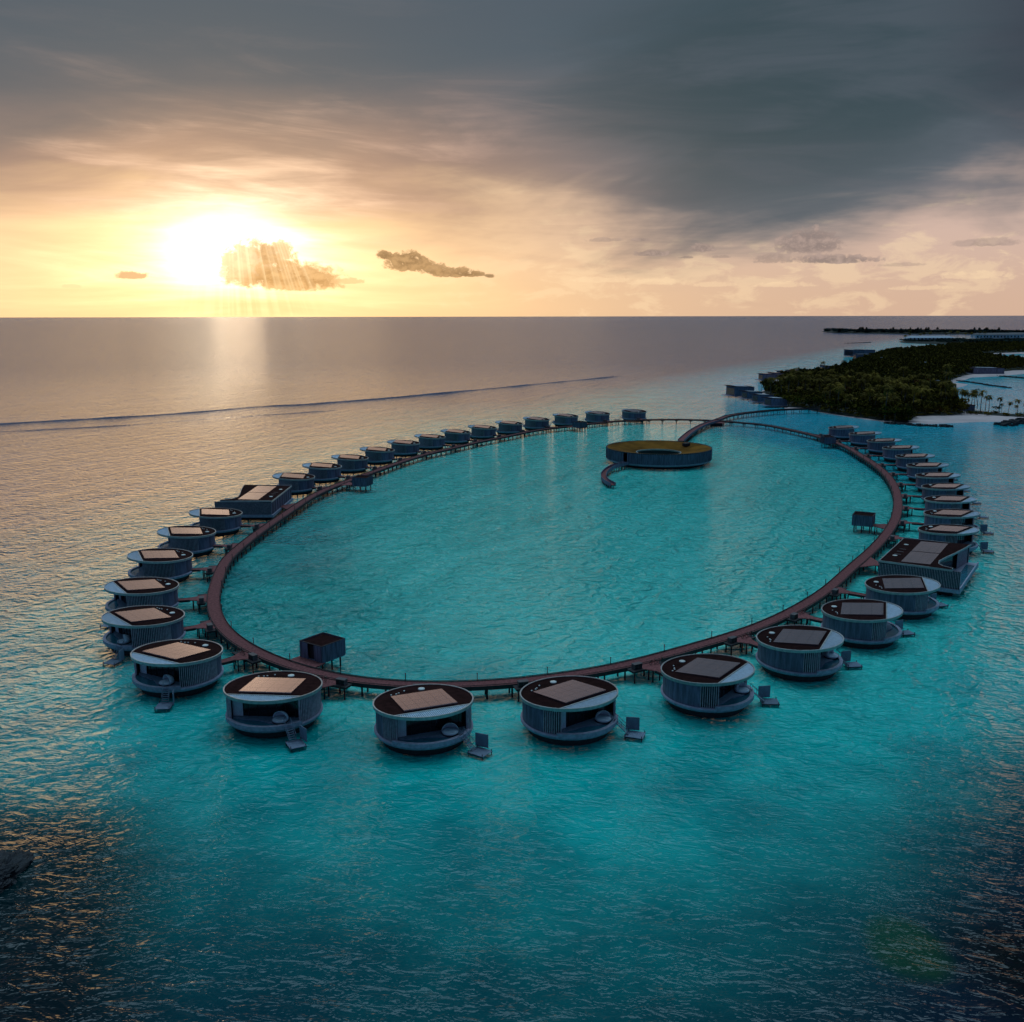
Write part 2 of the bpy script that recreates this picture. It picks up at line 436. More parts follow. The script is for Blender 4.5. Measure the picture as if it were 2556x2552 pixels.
# ---------------------------------------------------------------- round villa (local +X = out to sea)
VR = 8.0
SL = 0.065
roofz = lambda x, y: 6.62+SL*x
HALF = R_(50)
def make_round_villa():
    root = empty('round_villa')
    b = MB(); b.lathe([(0.0, 1.35), (7.0, 1.35), (7.7, 1.6), (7.95, 2.0), (7.95, 2.32), (0.0, 2.32)], 72)
    b.build('base', M['base'], root, True)
    b = MB(); b.lathe([(6.9, 1.4), (6.7, 0.25), (0, 0.2)], 40); b.build('shade_skirt', M['beam'], root)  # dark skirt added under the base to block light through the gap
    # pool: crescent of water, raised deck behind an s-shaped edge, parapet rim
    edge = [(4.1, -6.2), (4.6, -5.0), (4.9, -3.6), (5.0, -2.2), (5.1, -0.9), (5.6, 0.2), (6.1, 1.0), (6.3, 2.2), (6.1, 3.6), (5.6, 4.9)]
    arc = [(7.5*math.cos(a), 7.5*math.sin(a)) for a in np.linspace(R_(44), R_(-54), 26)]
    p = MB(); p.prism(edge+arc[0:0]+[(x, y) for x, y in arc], 2.33, 2.52); p.build('pool', M['pool'], root)
    r = MB(); r.arcwall(7.5, 8.12, R_(-54), R_(50), 2.1, 2.78, 40); r.build('pool_rim', M['base'], root)
    d = MB()
    bk = [(7.3*math.cos(a), 7.3*math.sin(a)) for a in np.linspace(R_(50), R_(304), 40)]
    d.prism(edge+bk[:], 2.34, 2.70); d.build('terrace_floor', M['panelwall'], root)
    # walls
    w = MB(); w.arcwall(7.3, 7.62, R_(108), R_(288), 2.33, lambda x, y: roofz(x, y)-0.45, 48)
    w.build('wall', M['wall'], root)
    for a0, a1 in ((50, 108), (288, 310)):
        s = MB(); s.use(M['dark']); s.arcwall(7.2, 7.34, R_(a0), R_(a1), 2.34, lambda x, y: roofz(x, y)-0.46, 20)
        s.use(M['fin']); n = int((a1-a0)/2.5)
        for i in range(n+1):
            a = R_(a0+(a1-a0)*i/n); rr = 7.52
            c = (rr*math.cos(a), rr*math.sin(a)); zt = roofz(*c)-0.46
            s.box((c[0], c[1], (2.34+zt)/2), (0.34, 0.11, zt-2.34), a)
        s.build('slatted_screen', None, root)
    # wide glass front set back behind the chord
    g = MB(); gx = 3.6; gy = 6.35
    g.box((gx, 0, (2.7+6.4)/2), (0.12, 2*gy, 3.68)); gl = g.build('glass_front', M['glass'], root)
    m = MB()
    for i in range(9): m.box((gx+0.1, -gy+0.05+i*(2*gy-0.1)/8, 4.53), (0.08, 0.07, 3.6))
    m.build('frame', M['dark'], gl)
    c = MB()
    for k in range(7): c.box((gx+0.28+0.05*(k % 2), -5.55+k*0.24, 4.55), (0.09, 0.25, 3.5))
    c.build('curtain', M['white'], root)
    # roof
    ch = 4.75
    a0 = math.acos(ch/7.85)
    poly = [(7.85*math.cos(a), 7.85*math.sin(a)) for a in np.linspace(a0, 2*PI-a0, 72)]
    rf = MB(); rf.prism(poly, lambda x, y: roofz(x, y)-0.42, lambda x, y: roofz(x, y)-0.06)
    roof = rf.build('roof', M['roof'], root)
    rm = MB()
    n = 96; vs = []
    for i in range(n):
        a = 2*PI*i/n
        for rr, dz_ in ((7.85, -0.5), (8.02, -0.5), (8.06, 0.05), (7.85, 0.05)):
            x, y = rr*math.cos(a), rr*math.sin(a); vs.append((x, y, roofz(x, y)+dz_))
    rm.add(vs, [(i*4+k, ((i+1) % n)*4+k, ((i+1) % n)*4+(k+1) % 4, i*4+(k+1) % 4) for i in range(n) for k in range(4)])
    rm.box((ch+0.12, 0, roofz(ch, 0)-0.18), (0.22, 2*7.85*math.sin(a0)-0.3, 0.36))
    rm.build('rim', M['rim'], roof)
    lv = MB(); y = -6.1
    while y < 6.15:
        x1 = math.sqrt(7.83**2-y*y)
        if x1 > ch+0.5:
            z0 = roofz(ch+0.25, 0)-0.10; z1 = roofz(x1, 0)-0.10
            for q in (0,):
                a = (ch+0.25, y); t = 0.085
                lv.add([(a[0], y-t, z0-0.14), (a[0], y+t, z0-0.14), (a[0], y+t, z0), (a[0], y-t, z0),
                        (x1, y-t, z1-0.14), (x1, y+t, z1-0.14), (x1, y+t, z1), (x1, y-t, z1)],
                       [(0, 3, 2, 1), (4, 5, 6, 7), (0, 1, 5, 4), (1, 2, 6, 5), (2, 3, 7, 6), (3, 0, 4, 7)])
        y += 0.31
    lv.build('louvre', M['louvre'], roof)
    so_ = MB(); sx0, sx1, sy = -4.0, 4.22, 4.35
    so_.prism([(sx0, -sy), (sx1, -sy), (sx1, sy), (sx0, sy)], lambda x, y: roofz(x, y)-0.05, lambda x, y: roofz(x, y)+0.19+0.033*x)
    so_.build('solar_panel', M['solar'], roof)
    sk = MB(); sz = roofz(-5.3, 0); sk.lathe([(0.56, -0.06), (0.56, 0.06), (0.4, 0.12), (0, 0.15)], 18)
    s_ = sk.build('skylight', M['sky_light'], roof, True); s_.location = (-5.5, 1.3, sz)
    for x, y in ((-4.7, -3.2), (-5.0, -2.7), (-4.6, -4.1), (-5.7, -1.6)):
        vt = MB(); vt.box((0, 0, 0.0), (0.22, 0.22, 0.16)); vt.build('vent', M['sky_light'], roof, loc=(x, y, roofz(x, y)))
    # terrace fittings and steps down to the swim platform on its right-hand side (+Y)
    st = MB()
    A = Vector((6.5, 4.2, 2.75)); B = Vector((8.3, 5.6, 0.75))
    t = (B-A).normalized(); s = Vector((t.y, -t.x, 0)).normalized()
    for k in range(9):
        q = A.lerp(B, k/8); st.box(q, (0.24, 1.0, 0.06), math.atan2(t.y, t.x))
    for sg in (-1, 1):
        for dz_ in (0.0, 1.0):
            st.tube(A+s*0.55*sg+Vector((0, 0, dz_)), B+s*0.55*sg+Vector((0, 0, dz_)), 0.045, n=5)
        for k in (0, 0.5, 1):
            q = A.lerp(B, k)+s*0.55*sg; st.tube(q, q+Vector((0, 0, 1.0)), 0.03, n=5)
    st.build('steps', M['panelwall'], root)
    pm = MB(); pm.use(M['panelwall'])
    cx, cy, pr = 9.1, 6.3, R_(33); c_, s_ = math.cos(pr), math.sin(pr)
    L = lambda u, v: (cx+u*c_-v*s_, cy+u*s_+v*c_)
    for k in range(10): q = L(-1.40+k*0.31, 0); pm.box((q[0], q[1], 0.62), (0.27, 2.6, 0.08), pr)
    pm.use(M['beam'])
    for v in (-1.2, 1.2): q = L(0, v); pm.box((q[0], q[1], 0.5), (3.0, 0.14, 0.16), pr)
    for u in (-1.35, 1.35):
        for v in (-1.2, 1.2): q = L(u, v); pm.tube((q[0], q[1], -0.6), (q[0], q[1], 0.98), 0.07, n=6)
    pm.build('swim_platform', None, root)
    pv = MB(); q = L(-0.7, 1.45); pv.box((q[0], q[1], 1.8), (2.2, 0.10, 2.2), R_(45)); pv.build('privacy_panel', M['panelwall'], root)
    for k in range(8):
        a = 2*PI*k/8+0.3; q = MB(); rr = 5.9
        q.tube((rr*math.cos(a), rr*math.sin(a), -1.0), (rr*math.cos(a), rr*math.sin(a), 1.4), 0.24, n=8)
        q.build('stilt', M['pile'], root)
    return root

def make_daybed():
    root = empty('daybed')
    b = MB(); b.lathe([(0, 0.12), (1.15, 0.12), (1.28, 0.25), (1.28, 0.42), (1.15, 0.5), (0, 0.52)], 24); b.build('mattress', M['white'], root, True)
    h = MB(); n, m = 14, 7; vs = []
    for j in range(m+1):
        p = (PI/2)*j/m
        for i in range(n+1):
            a = PI*0.5+PI*i/n
            r = 1.36*math.cos(p); vs.append((r*math.cos(a), r*math.sin(a), 0.4+1.28*math.sin(p)))
    fs = [(j*(n+1)+i, j*(n+1)+i+1, (j+1)*(n+1)+i+1, (j+1)*(n+1)+i) for j in range(m) for i in range(n)]
    h.add(vs, fs); o = h.build('hood', M['white'], root, True)
    md = o.modifiers.new('solid', 'SOLIDIFY'); md.thickness = 0.06
    f = MB(); f.lathe([(1.15, 0.0), (1.3, 0.0), (1.3, 0.14), (1.15, 0.14), (1.15, 0.0)], 24); f.build('base_ring', M['dark'], root)
    return root

VS = [  # (name key, centre px, far chord, near chord)
 ('V4', Z1(1396,940), Z1(1085,990), Z1(1610,1005)), ('V3', Z1(672,682), Z1(355,682), Z1(700,765)),
 ('V2', Z1(418,412), Z1(185,388), Z1(358,487)), ('V1', Z1(405,185), Z1(195,150), Z1(300,240)),
 ('L3', Z5(580,758), Z5(400,718), Z5(445,808)), ('L4', Z5(792,568), Z5(640,530), Z5(662,605)),
 ('L5', Z5(1026,417), Z5(903,378), Z5(903,455)), ('L6', Z5(1652,125), Z5(1580,98), Z5(1550,138)),
 ('L7', Z6(463,523), Z6(385,500), Z6(360,545)), ('L8', Z6(687,455), Z6(615,430), Z6(590,470)),
 ('L9', Z6(906,392), Z6(840,368), Z6(815,405)), ('L10', Z6(1118,335), Z6(1055,314), Z6(1030,345)),
 ('L11', Z6(1330,287), Z6(1268,266), Z6(1240,293)), ('L12', Z6(1537,248), Z6(1480,226), Z6(1455,250)),
 ('L13', Z6(1750,212), Z6(1700,188), Z6(1668,208)), ('L14', Z7(162,307), Z7(125,284), Z7(90,305)),
 ('L15', Z7(382,275), Z7(340,254), Z7(315,270)), ('L16', Z7(617,248), None, None), ('L17', Z7(873,228), None, None),
 ('L18', Z7(1168,212), None, None),
 ('V5', Z2(487,490), Z2(345,572), Z2(755,508)), ('V6', Z2(1387,438), Z2(1350,530), Z2(1668,428)),
 ('V7', Z3(457,740), Z3(522,825), Z3(715,692)), ('V8', Z3(1092,528), Z3(1230,605), Z3(1303,487)),
 ('V9', Z3(1520,335), Z3(1688,400), Z3(1688,285)), ('V10', Z4(972,1765), Z4(1220,1840), Z4(1165,1708)),
 ('V11', Z4(1415,1238), Z4(1495,1278), Z4(1640,1222)), ('V12', Z4(1448,1083), Z4(1535,1112), Z4(1640,1065)),
 ('V13', Z4(1435,947), Z4(1535,970), Z4(1610,930)), ('V14', Z4(1390,825), Z4(1480,848), Z4(1560,808)),
 ('V15', Z4(1315,717), Z4(1405,738), Z4(1460,700)), ('V16', Z4(1215,620), Z4(1305,640), Z4(1350,605)),
 ('V17', Z4(1095,532), Z4(1190,548), Z4(1225,518)), ('V18', Z4(957,450), Z4(1055,466), Z4(1075,438)),
 ('V19', Z4(798,382), Z4(893,395), Z4(905,368)), ('V20', Z4(615,314), Z4(715,330), Z4(712,303)),
 ('V21', Z4(408,256), Z4(515,268), Z4(490,245))]
VIL = {}
for k, c, f, nn in VS:
    p = G(*c, 6.62)
    i, rp, nrm = ring_nearest(p)
    rad = (Vector((p.x, p.y, 0))-Vector((rp.x, rp.y, 0)))
    gap = rad.length
    # measured from the visible roof chord, when readable
    meas = None
    if f:
        a, b_ = G(*f, 6.62), G(*nn, 6.62); t = (b_-a); t.z = 0; t.normalize()
        o = Vector((t.y, -t.x, 0))
        if o.dot(nrm) < 0: o = -o
        meas = o
    VIL[k] = dict(p=p, i=i, rp=rp, n=nrm, gap=gap, meas=meas, c=c)
# ---------------------------------------------------------------- placing the round villas
proto = make_round_villa(); index_tree()
bed = make_daybed(); index_tree()
ORD = ['first', 'second', 'third', 'fourth', 'fifth', 'sixth', 'seventh', 'eighth', 'ninth', 'tenth', 'eleventh', 'twelfth', 'thirteenth', 'fourteenth']
def ang(v): return math.atan2(v.y, v.x)
NEARL = {'V4': 'front villa below the nearest square hut',
 'V3': 'villa with the brightest peach roof',
 'V2': 'leftmost villa with a curved pool bowl',
 'V5': 'bottom centre villa with striped louvre',
 'V6': 'villa just right of the bottom centre one',
 'V7': 'first villa where the walkway climbs right',
 'V8': 'second villa where the walkway climbs right',
 'V9': 'third villa where the walkway climbs right',
 'V10': 'villa in front of the right rectangular one',
 'V1': 'fourth villa before the left rectangular one',
 'L3': 'third villa before the left rectangular one',
 'L4': 'second villa before the left rectangular one',
 'L5': 'villa directly before the left rectangular one'}
def sn(k):
    if k in NEARL: return NEARL[k]
    if k == 'L18': return 'last villa of the far left row'
    if k == 'V21': return 'farthest villa of the right row'
    if k[0] == 'L': return ORD[int(k[1:])-6]+' villa of the far left row'
    return ORD[int(k[1:])-11]+' villa of the far right row'
TRAIT = {'V4': 'solar panels glowing peach', 'V3': 'seen from its terrace side', 'V5': 'dull pink solar panels', 'V6': 'mauve solar panels', 'V7': 'purple solar panels',
 'V8': 'purple solar panels', 'V9': 'lilac solar panels', 'V10': 'blue solar panels'}
def vlabel(k):
    s = 'round '+sn(k)
    if k in TRAIT: s += ', '+TRAIT[k]
    elif k[0] == 'L' or k in ('V1', 'V2'): s += ', pale roof tip pointing left'
    else: s += ', pale roof tip pointing right'
    return s
SHORT = {}
order = [v[0] for v in VS]
villa_list = []
first = True
for k in order:
    v = VIL[k]
    th = ang(v['n'])
    if v['meas'] is not None:
        off = (ang(v['meas'])-th+PI) % (2*PI)-PI
    else: off = R_(22)
    off = max(R_(-20), min(R_(24), off))
    if k in ('V5', 'V6', 'V4', 'V3', 'V7', 'V8'): off = (ang(v['meas'])-th+PI) % (2*PI)-PI
    th += off
    root = proto if first else copy_tree(proto, None, () if (v['p'].y < 300) else ('vent', 'frame', 'curtain', 'privacy_panel'))
    first = False
    root.location = (v['p'].x, v['p'].y, 0); root.rotation_euler[2] = th
    tag(root, vlabel(k), 'villa', 'round villas along the outside of the ring walkway')
    v['th'] = th; v['root'] = root
    villa_list.append(k)
def toworld(k, lx, ly, z):
    v = VIL[k]; c, s = math.cos(v['th']), math.sin(v['th'])
    return Vector((v['p'].x+lx*c-ly*s, v['p'].y+lx*s+ly*c, z))
BEDN = {k: sn(k) for k in ('V4', 'V3', 'V5', 'V6', 'V7', 'V8', 'V2')}
fb = True
for k, s in BEDN.items():
    o = bed if fb else copy_tree(bed); fb = False
    o.location = toworld(k, 5.4 if k not in ('V8',) else 5.6, 2.7 if k != 'V3' else 2.9, 2.70); o.rotation_euler[2] = VIL[k]['th']-0.25
    o.scale = (1.0, 1.0, 1.0)
    tag(o, 'white hooded daybed on terrace of the '+s, 'daybed', 'round daybeds on the villa terraces')

# ---------------------------------------------------------------- ring walkway
walk = empty('ring_walkway', (ring[0].x, ring[0].y, 0)); wl = walk.location.copy()
tag(walk, 'long oval timber boardwalk on stilts linking all the villas', 'walkway')
def off(pts): return [Vector((p.x-wl.x, p.y-wl.y, p.z)) for p in pts]
WR = off(ring)
m = MB(); strip(m, WR, True, 2.8, DZ-0.12, DZ); m.build('deck', M['deck'], walk)
m = MB()
for o_ in (-1.48, 1.48): strip(m, WR, True, 0.14, DZ-0.62, DZ+0.10, o_)
m.build('edge_beam', M['beam'], walk)
m = MB(); 
for o_ in (-0.9, 0.9): strip(m, WR, True, 0.22, DZ-0.5, DZ-0.125, o_)
m.build('joist', M['beam'], walk)
def rframe(i):
    t = (WR[(i+1) % RN]-WR[i-1]).normalized(); return t, Vector((t.y, -t.x, 0))
# which way is outward
sgn = 1 if Vector(rframe(0)[1]).dot(ring[0]-rc) > 0 else -1
iL, iR = VIL['L18']['i'], VIL['V21']['i']
def bare(i):   # the bare bridge stretch between the two rows
    return min(iL, iR) < i < max(iL, iR) if abs(iL-iR) < RN/2 else (i > max(iL, iR) or i < min(iL, iR))
def bent(i, parent, path, fr, vee, name='piling'):
    t, s = fr; p = path[i]
    m = MB(); zt = p.z-0.12
    for sg in (-1, 1):
        a = p+s*1.15*sg; a = Vector((a.x, a.y, -1.2)); b = Vector((p.x+s.x*1.15*sg, p.y+s.y*1.15*sg, zt-0.3))
        m.tube(a, b, 0.17, n=7)
        if vee:
            for q in (-1, 1):
                m.tube(Vector((b.x, b.y, zt-1.15)), Vector((b.x+t.x*1.3*q, b.y+t.y*1.3*q, zt-0.35)), 0.13, n=5)
    m.box((p.x, p.y, zt-0.33), (0.3, 3.3, 0.3), math.atan2(t.y, t.x))
    return m
idx = [i for i in range(0, RN, 3)]
idx_near = sorted(idx, key=lambda i: ring[i].y)[:99]
rest = [i for i in idx if i not in idx_near]
for i in idx_near: bent(i, walk, WR, rframe(i), False).build('piling', M['pile'], walk)
big = MB()
for i in rest:
    if bare(i) and (i//3) % 2: continue
    b_ = bent(i, walk, WR, rframe(i), bare(i)); big.add(b_.v, b_.f)
tag(big.build('pilings', M['pile'], walk), kind='stuff')
posts = MB()
pl = [i for i in range(4, RN, 9)]
for i in pl:
    t, s = rframe(i); q = WR[i]-s*sgn*1.45
    m = MB(); m.box((0, 0, 0.7), (0.13, 0.13, 1.4)); m.box((0, 0, 1.46), (0.22, 0.22, 0.1))
    m.build('bollard_light', M['beam'], walk, loc=(q.x, q.y, DZ))
# low kick rail on both edges
for o_ in (-1.36, 1.36):
    m = MB(); strip(m, WR, True, 0.08, DZ+0.22, DZ+0.32, o_)
    for i in range(0, RN, 2):
        t, s = rframe(i); q = WR[i]+s*o_; m.box((q.x, q.y, DZ+0.11), (0.08, 0.08, 0.22))
    m.build('kick_rail', M['beam'], walk)
# branch decks out to the villas
def branch(a, b, w=1.9, flare=3.6, nm='branch_deck'):
    """a on ring edge, b at villa wall"""
    d = (b-a); d.z = 0; L = d.length; d.normalize(); s = Vector((d.y, -d.x, 0))
    A = a-wl; A.z = 0
    loc = lambda u, v: (A.x+d.x*u+s.x*v, A.y+d.y*u+s.y*v)
    m = MB(); m.use(M['deck'])
    poly = [loc(-0.6, -flare), loc(-0.6, flare), loc(2.6, w/2+0.5), loc(4.0, w/2), loc(L, w/2), loc(L, -w/2), loc(4.0, -w/2), loc(2.6, -w/2-0.5)]
    ar = sum(poly[i][0]*poly[(i+1) % 8][1]-poly[(i+1) % 8][0]*poly[i][1] for i in range(8))
    if ar < 0: poly.reverse()
    m.prism(poly, DZ-0.16, DZ-0.006)
    m.use(M['beam'])
    for v_ in (-w/2, w/2):
        c = loc(3.6+(L-3.6)/2, v_); m.box((c[0], c[1], DZ-0.2), (L-3.6, 0.12, 0.5), ang(d))
    m.use(M['pile'])
    u = 3.0
    while u < L-0.8:
        for v_ in (-w/2+0.1, w/2-0.1):
            c = loc(u, v_); m.tube((c[0], c[1], -1.2), (c[0], c[1], DZ-0.2), 0.14, n=6)
        u += 3.6
    return m.build(nm, None, walk)
boxm = MB(); boxm.use(M['box']); boxm.box((0, 0, 0.5), (1.8, 1.0, 1.0)); boxm.use(M['box']); boxm.box((0, 0, 1.03), (1.9, 1.1, 0.06))
boxm.use(M['dark']); boxm.box((0.44, -0.505, 0.52), (0.8, 0.02, 0.86)); boxm.box((-0.44, -0.505, 0.52), (0.8, 0.02, 0.86))
boxmesh = boxm.mesh('service_cabinet')
# bicycle
def make_bike():
    r = empty('bicycle')
    for x in (-0.52, 0.52):
        w = MB(); n = 20; vs = []
        for i in range(n):
            a = 2*PI*i/n
            for rr, y in ((0.34, -0.025), (0.34, 0.025), (0.28, 0.025), (0.28, -0.025)):
                vs.append((x+rr*math.cos(a), y, 0.34+rr*math.sin(a)))
        w.add(vs, [(i*4+k, ((i+1) % n)*4+k, ((i+1) % n)*4+(k+1) % 4, i*4+(k+1) % 4) for i in range(n) for k in range(4)])
        for i in range(8):
            a = 2*PI*i/8; w.tube((x, 0, 0.34), (x+0.3*math.cos(a), 0, 0.34+0.3*math.sin(a)), 0.008, n=3, cap=False)
        w.build('wheel', M['black'], r)
    f = MB(); P = dict(b=(-0.52, 0, .34), c=(-0.08, 0, .30), s=(-0.2, 0, .82), h=(0.36, 0, .86), f=(0.52, 0, .34))
    for a, b in (('b', 'c'), ('b', 's'), ('c', 's'), ('c', 'h'), ('s', 'h'), ('h', 'f')): f.tube(P[a], P[b], 0.03, n=5)
    f.tube((0.36, 0, .86), (0.33, 0, 1.0), 0.025, n=5)
    f.build('frame', M['red'], r)
    s = MB(); s.box((-0.22, 0, .88), (0.26, 0.14, 0.07)); s.build('saddle', M['black'], r)
    h = MB(); h.tube((0.30, -0.3, 1.02), (0.30, 0.3, 1.02), 0.022, n=5); h.build('handlebar', M['black'], r)
    k = MB(); k.box((0.56, 0, .78), (0.26, 0.34, 0.24)); k.build('basket', M['trunk'], r)
    return r
bike = make_bike(); index_tree(); fbk = True
shortname = sn
for k in order:
    v = VIL[k]; e = v['rp']+v['n']*1.6
    d = (v['p']-e); d.z = 0; d.normalize()
    # the arm meets the walkway a little to one side, as the arms slant
    tn = Vector((-v['n'].y, v['n'].x, 0)); sl = 1 if k[0] == 'L' or k in ('V1', 'V2', 'V3', 'V4') else -1
    ja = v['i']+0
    b = Vector((v['p'].x, v['p'].y, 0))-d*7.4
    branch(Vector((e.x, e.y, 0)), b)
    o = bpy.data.objects.new('service_cabinet', boxmesh); COL.objects.link(o)
    q = v['rp']+v['n']*2.6+tn*3.0*sl*(1 if v['p'].y < 260 else 1)
    o.location = (q.x, q.y, DZ); o.rotation_euler[2] = ang(tn)
    sb = MB() if False else None
    tag(o, 'dark cabinet at the walkway arm of the '+sn(k), 'cabinet', 'cabinets at the villa arms')
    if k in ('V4', 'V3', 'V5', 'V7', 'V8', 'V9'):
        for j in (0, 1):
            bk_ = bike if fbk else copy_tree(bike); fbk = False
            q = v['rp']+v['n']*(2.3)+tn*sl*(-1.0-1.8*j)+v['n']*0.2
            bk_.location = (q.x, q.y, DZ-0.005); bk_.rotation_euler[2] = ang(tn)+0.3*(j-0.5)
            tag(bk_, 'red bicycle %s the cabinet, arm of the %s' % (('next to', 'away from')[j], shortname(k)), 'bicycle', 'bicycles parked at the villa arms')
# platforms carrying the cabinets are part of the walkway flare
for k in order:
    v = VIL[k]; tn = Vector((-v['n'].y, v['n'].x, 0)); sl = 1 if k[0] == 'L' or k in ('V1', 'V2', 'V3', 'V4') else -1
    c = v['rp']+v['n']*2.65+tn*0.6*sl-wl
    m = MB(); m.box((c.x, c.y, DZ-0.10), (8.0, 2.0, 0.18), ang(tn)); m.box((c.x, c.y, DZ-0.33), (7.6, 1.7, 0.28), ang(tn))
    for a_ in (-3.4, 0, 3.4):
        q = c+v['n']*0.6+tn*a_; m.tube((q.x, q.y, -1.2), (q.x, q.y, DZ-0.2), 0.16, n=6)
    m.build('lay_by', M['beam'], walk)

# ---------------------------------------------------------------- rectangular villas
def make_rect_villa(sy):
    """local +X out to sea; near end at y*sy = +15"""
    r = empty('rectangular_villa')
    Rz = lambda x, y: 7.0+0.03*x
    P = [(-8.5, 15), (-8.5, -15), (8.5, -15), (7.6, -9), (6.5, -3), (5.2, 3), (4.4, 8), (4.8, 11), (6.2, 13), (8.5, 14.3), (8.5, 15)]
    P = [(x, y*sy) for x, y in P]
    if sum(P[i][0]*P[(i+1) % 11][1]-P[(i+1) % 11][0]*P[i][1] for i in range(11)) < 0: P.reverse()
    b = MB(); b.box((0.9, 0, 1.85), (19.6, 30.6, 0.9)); b.build('base', M['base'], r)
    b = MB(); b.box((0.5, 0, 0.8), (16.5, 27, 1.2)); b.build('shade_skirt', M['beam'], r)  # added dark block, keeps the space below the villa in shade
    t = MB(); t.box((9.4, 1.2*sy, 2.41), (2.4, 25, 0.2)); t.build('pool', M['pool'], r)
    f = MB(); f.box((10.55, 0, 2.5), (0.3, 30.6, 0.4)); f.build('parapet', M['base'], r)
    w = MB(); w.use(M['wall'])
    zt = lambda x: Rz(x, 0)-0.3
    def wall(x0, y0, x1, y1, fins, mm=M['wall']):
        d = Vector((x1-x0, y1-y0)); L = d.length; a = math.atan2(d.y, d.x)
        z1 = Rz((x0+x1)/2, 0)-0.32
        w.use(mm if not fins else M['dark']); w.box(((x0+x1)/2, (y0+y1)/2, (2.3+z1)/2), (L, 0.22, z1-2.3), a)
        if fins:
            w.use(M['fin']); n = int(L/0.36)
            for i in range(n+1):
                q = Vector((x0, y0))+d*i/n; w.box((q.x, q.y, (2.3+z1)/2), (0.12, 0.42, z1-2.3), a)
    wall(-8.2, 14.7*sy, 10.4, 14.7*sy, True); w.build('slatted_wall', None, r)
    w = MB(); wall(-8.2, -14.7*sy, 8.2, -14.7*sy, True); w.build('slatted_wall', None, r)
    w = MB(); wall(-8.3, -14.6, -8.3, 14.6, False); w.build('wall', None, r)
    for i in range(9):
        sm = MB(); sm.box((-8.46, -13+i*3.25, 4.5), (0.12, 0.14, 4.2)); sm.build('wall_batten', M['dark'], r)
    w = MB()
    fr = [(x, y) for x, y in ((7.2, -14.4), (6.6, -9), (5.4, -3), (4.2, 3), (3.4, 8), (3.6, 14.4))]
    for (x0, y0), (x1, y1) in zip(fr, fr[1:]): wall(x0, y0*sy, x1, y1*sy, False, M['glass'])
    w.build('glass_front', None, r)
    fw = MB()
    for k_ in range(24):
        y = -14.3+k_*0.36; x = 7.95-(y+15)*0.14
        fw.box((x, y*sy, 4.45), (0.12, 0.3, 4.4))
    fw.build('screen', M['fin'], r)
    rf = MB(); rf.prism(P, lambda x, y: Rz(x, y)-0.4, lambda x, y: Rz(x, y)); ro = rf.build('roof', M['roof'], r)
    e = MB()
    n = len(P)
    for i in range(n):
        a, c = Vector(P[i]), Vector(P[(i+1) % n]); d = c-a; L = d.length; q = (a+c)/2
        e.box((q.x, q.y, Rz(q.x, q.y)-0.15), (L+0.12, 0.16, 0.5), math.atan2(d.y, d.x))
    e.build('rim', M['rim'], ro)
    for y0, y1 in ((-12.9, -0.3), (0.3, 12.9)):
        s = MB(); s.prism([(-3.6, y0), (3.2, y0), (3.2, y1), (-3.6, y1)], lambda x, y: Rz(x, y)+0.03, lambda x, y: Rz(x, y)+0.12)
        s.build('solar_panel', M['solar'], ro)
    for x, y in ((-6.3, 6.5), (-6.3, -7.5)):
        q = MB(); q.lathe([(0.6, -0.05), (0.6, 0.06), (0.4, 0.12), (0, 0.15)], 16)
        q.build('skylight', M['sky_light'], ro, True, loc=(x, y*sy, Rz(x, y)))
    for i in range(3):
        q = MB(); q.box((-6.0, (-1.5+i*3.2)*sy, Rz(-6, 0)+0.03), (1.6, 0.35, 0.12)); q.build('vent', M['box'], ro)
    for x in (-6, 0, 6):
        for y in (-13, -4.5, 4.5, 13):
            q = MB(); q.tube((x, y, -1), (x, y, 1.5), 0.26, n=8); q.build('stilt', M['pile'], r)
    return r
for nm, px4, sy, lab in (('L', [Z5(1345,178),Z5(1655,218),Z5(1380,352),Z5(1045,310)], 1, 'large rectangular villa with scooped seaward roof edge, left side of the ring'),
                         ('R', [Z4(1010,1345),Z4(790,1575),Z4(1410,1610),Z4(1590,1375)], -1, 'large rectangular villa with two blue solar panels, right side of the ring')):
    c = sum((G(*p, 6.9) for p in px4), Vector())/4; i, rp, n = ring_nearest(c)
    r = make_rect_villa(sy); r.location = (c.x, c.y, 0); r.rotation_euler[2] = ang(n)+(R_(4) if nm == 'L' else 0)
    tag(r, lab, 'villa', 'rectangular villas on the ring')
    d = n; branch(Vector((rp.x, rp.y, 0))+n*1.6, Vector((rp.x, rp.y, 0))+n*max(5, (c-rp).length-8.2), 4.0, 7.0)

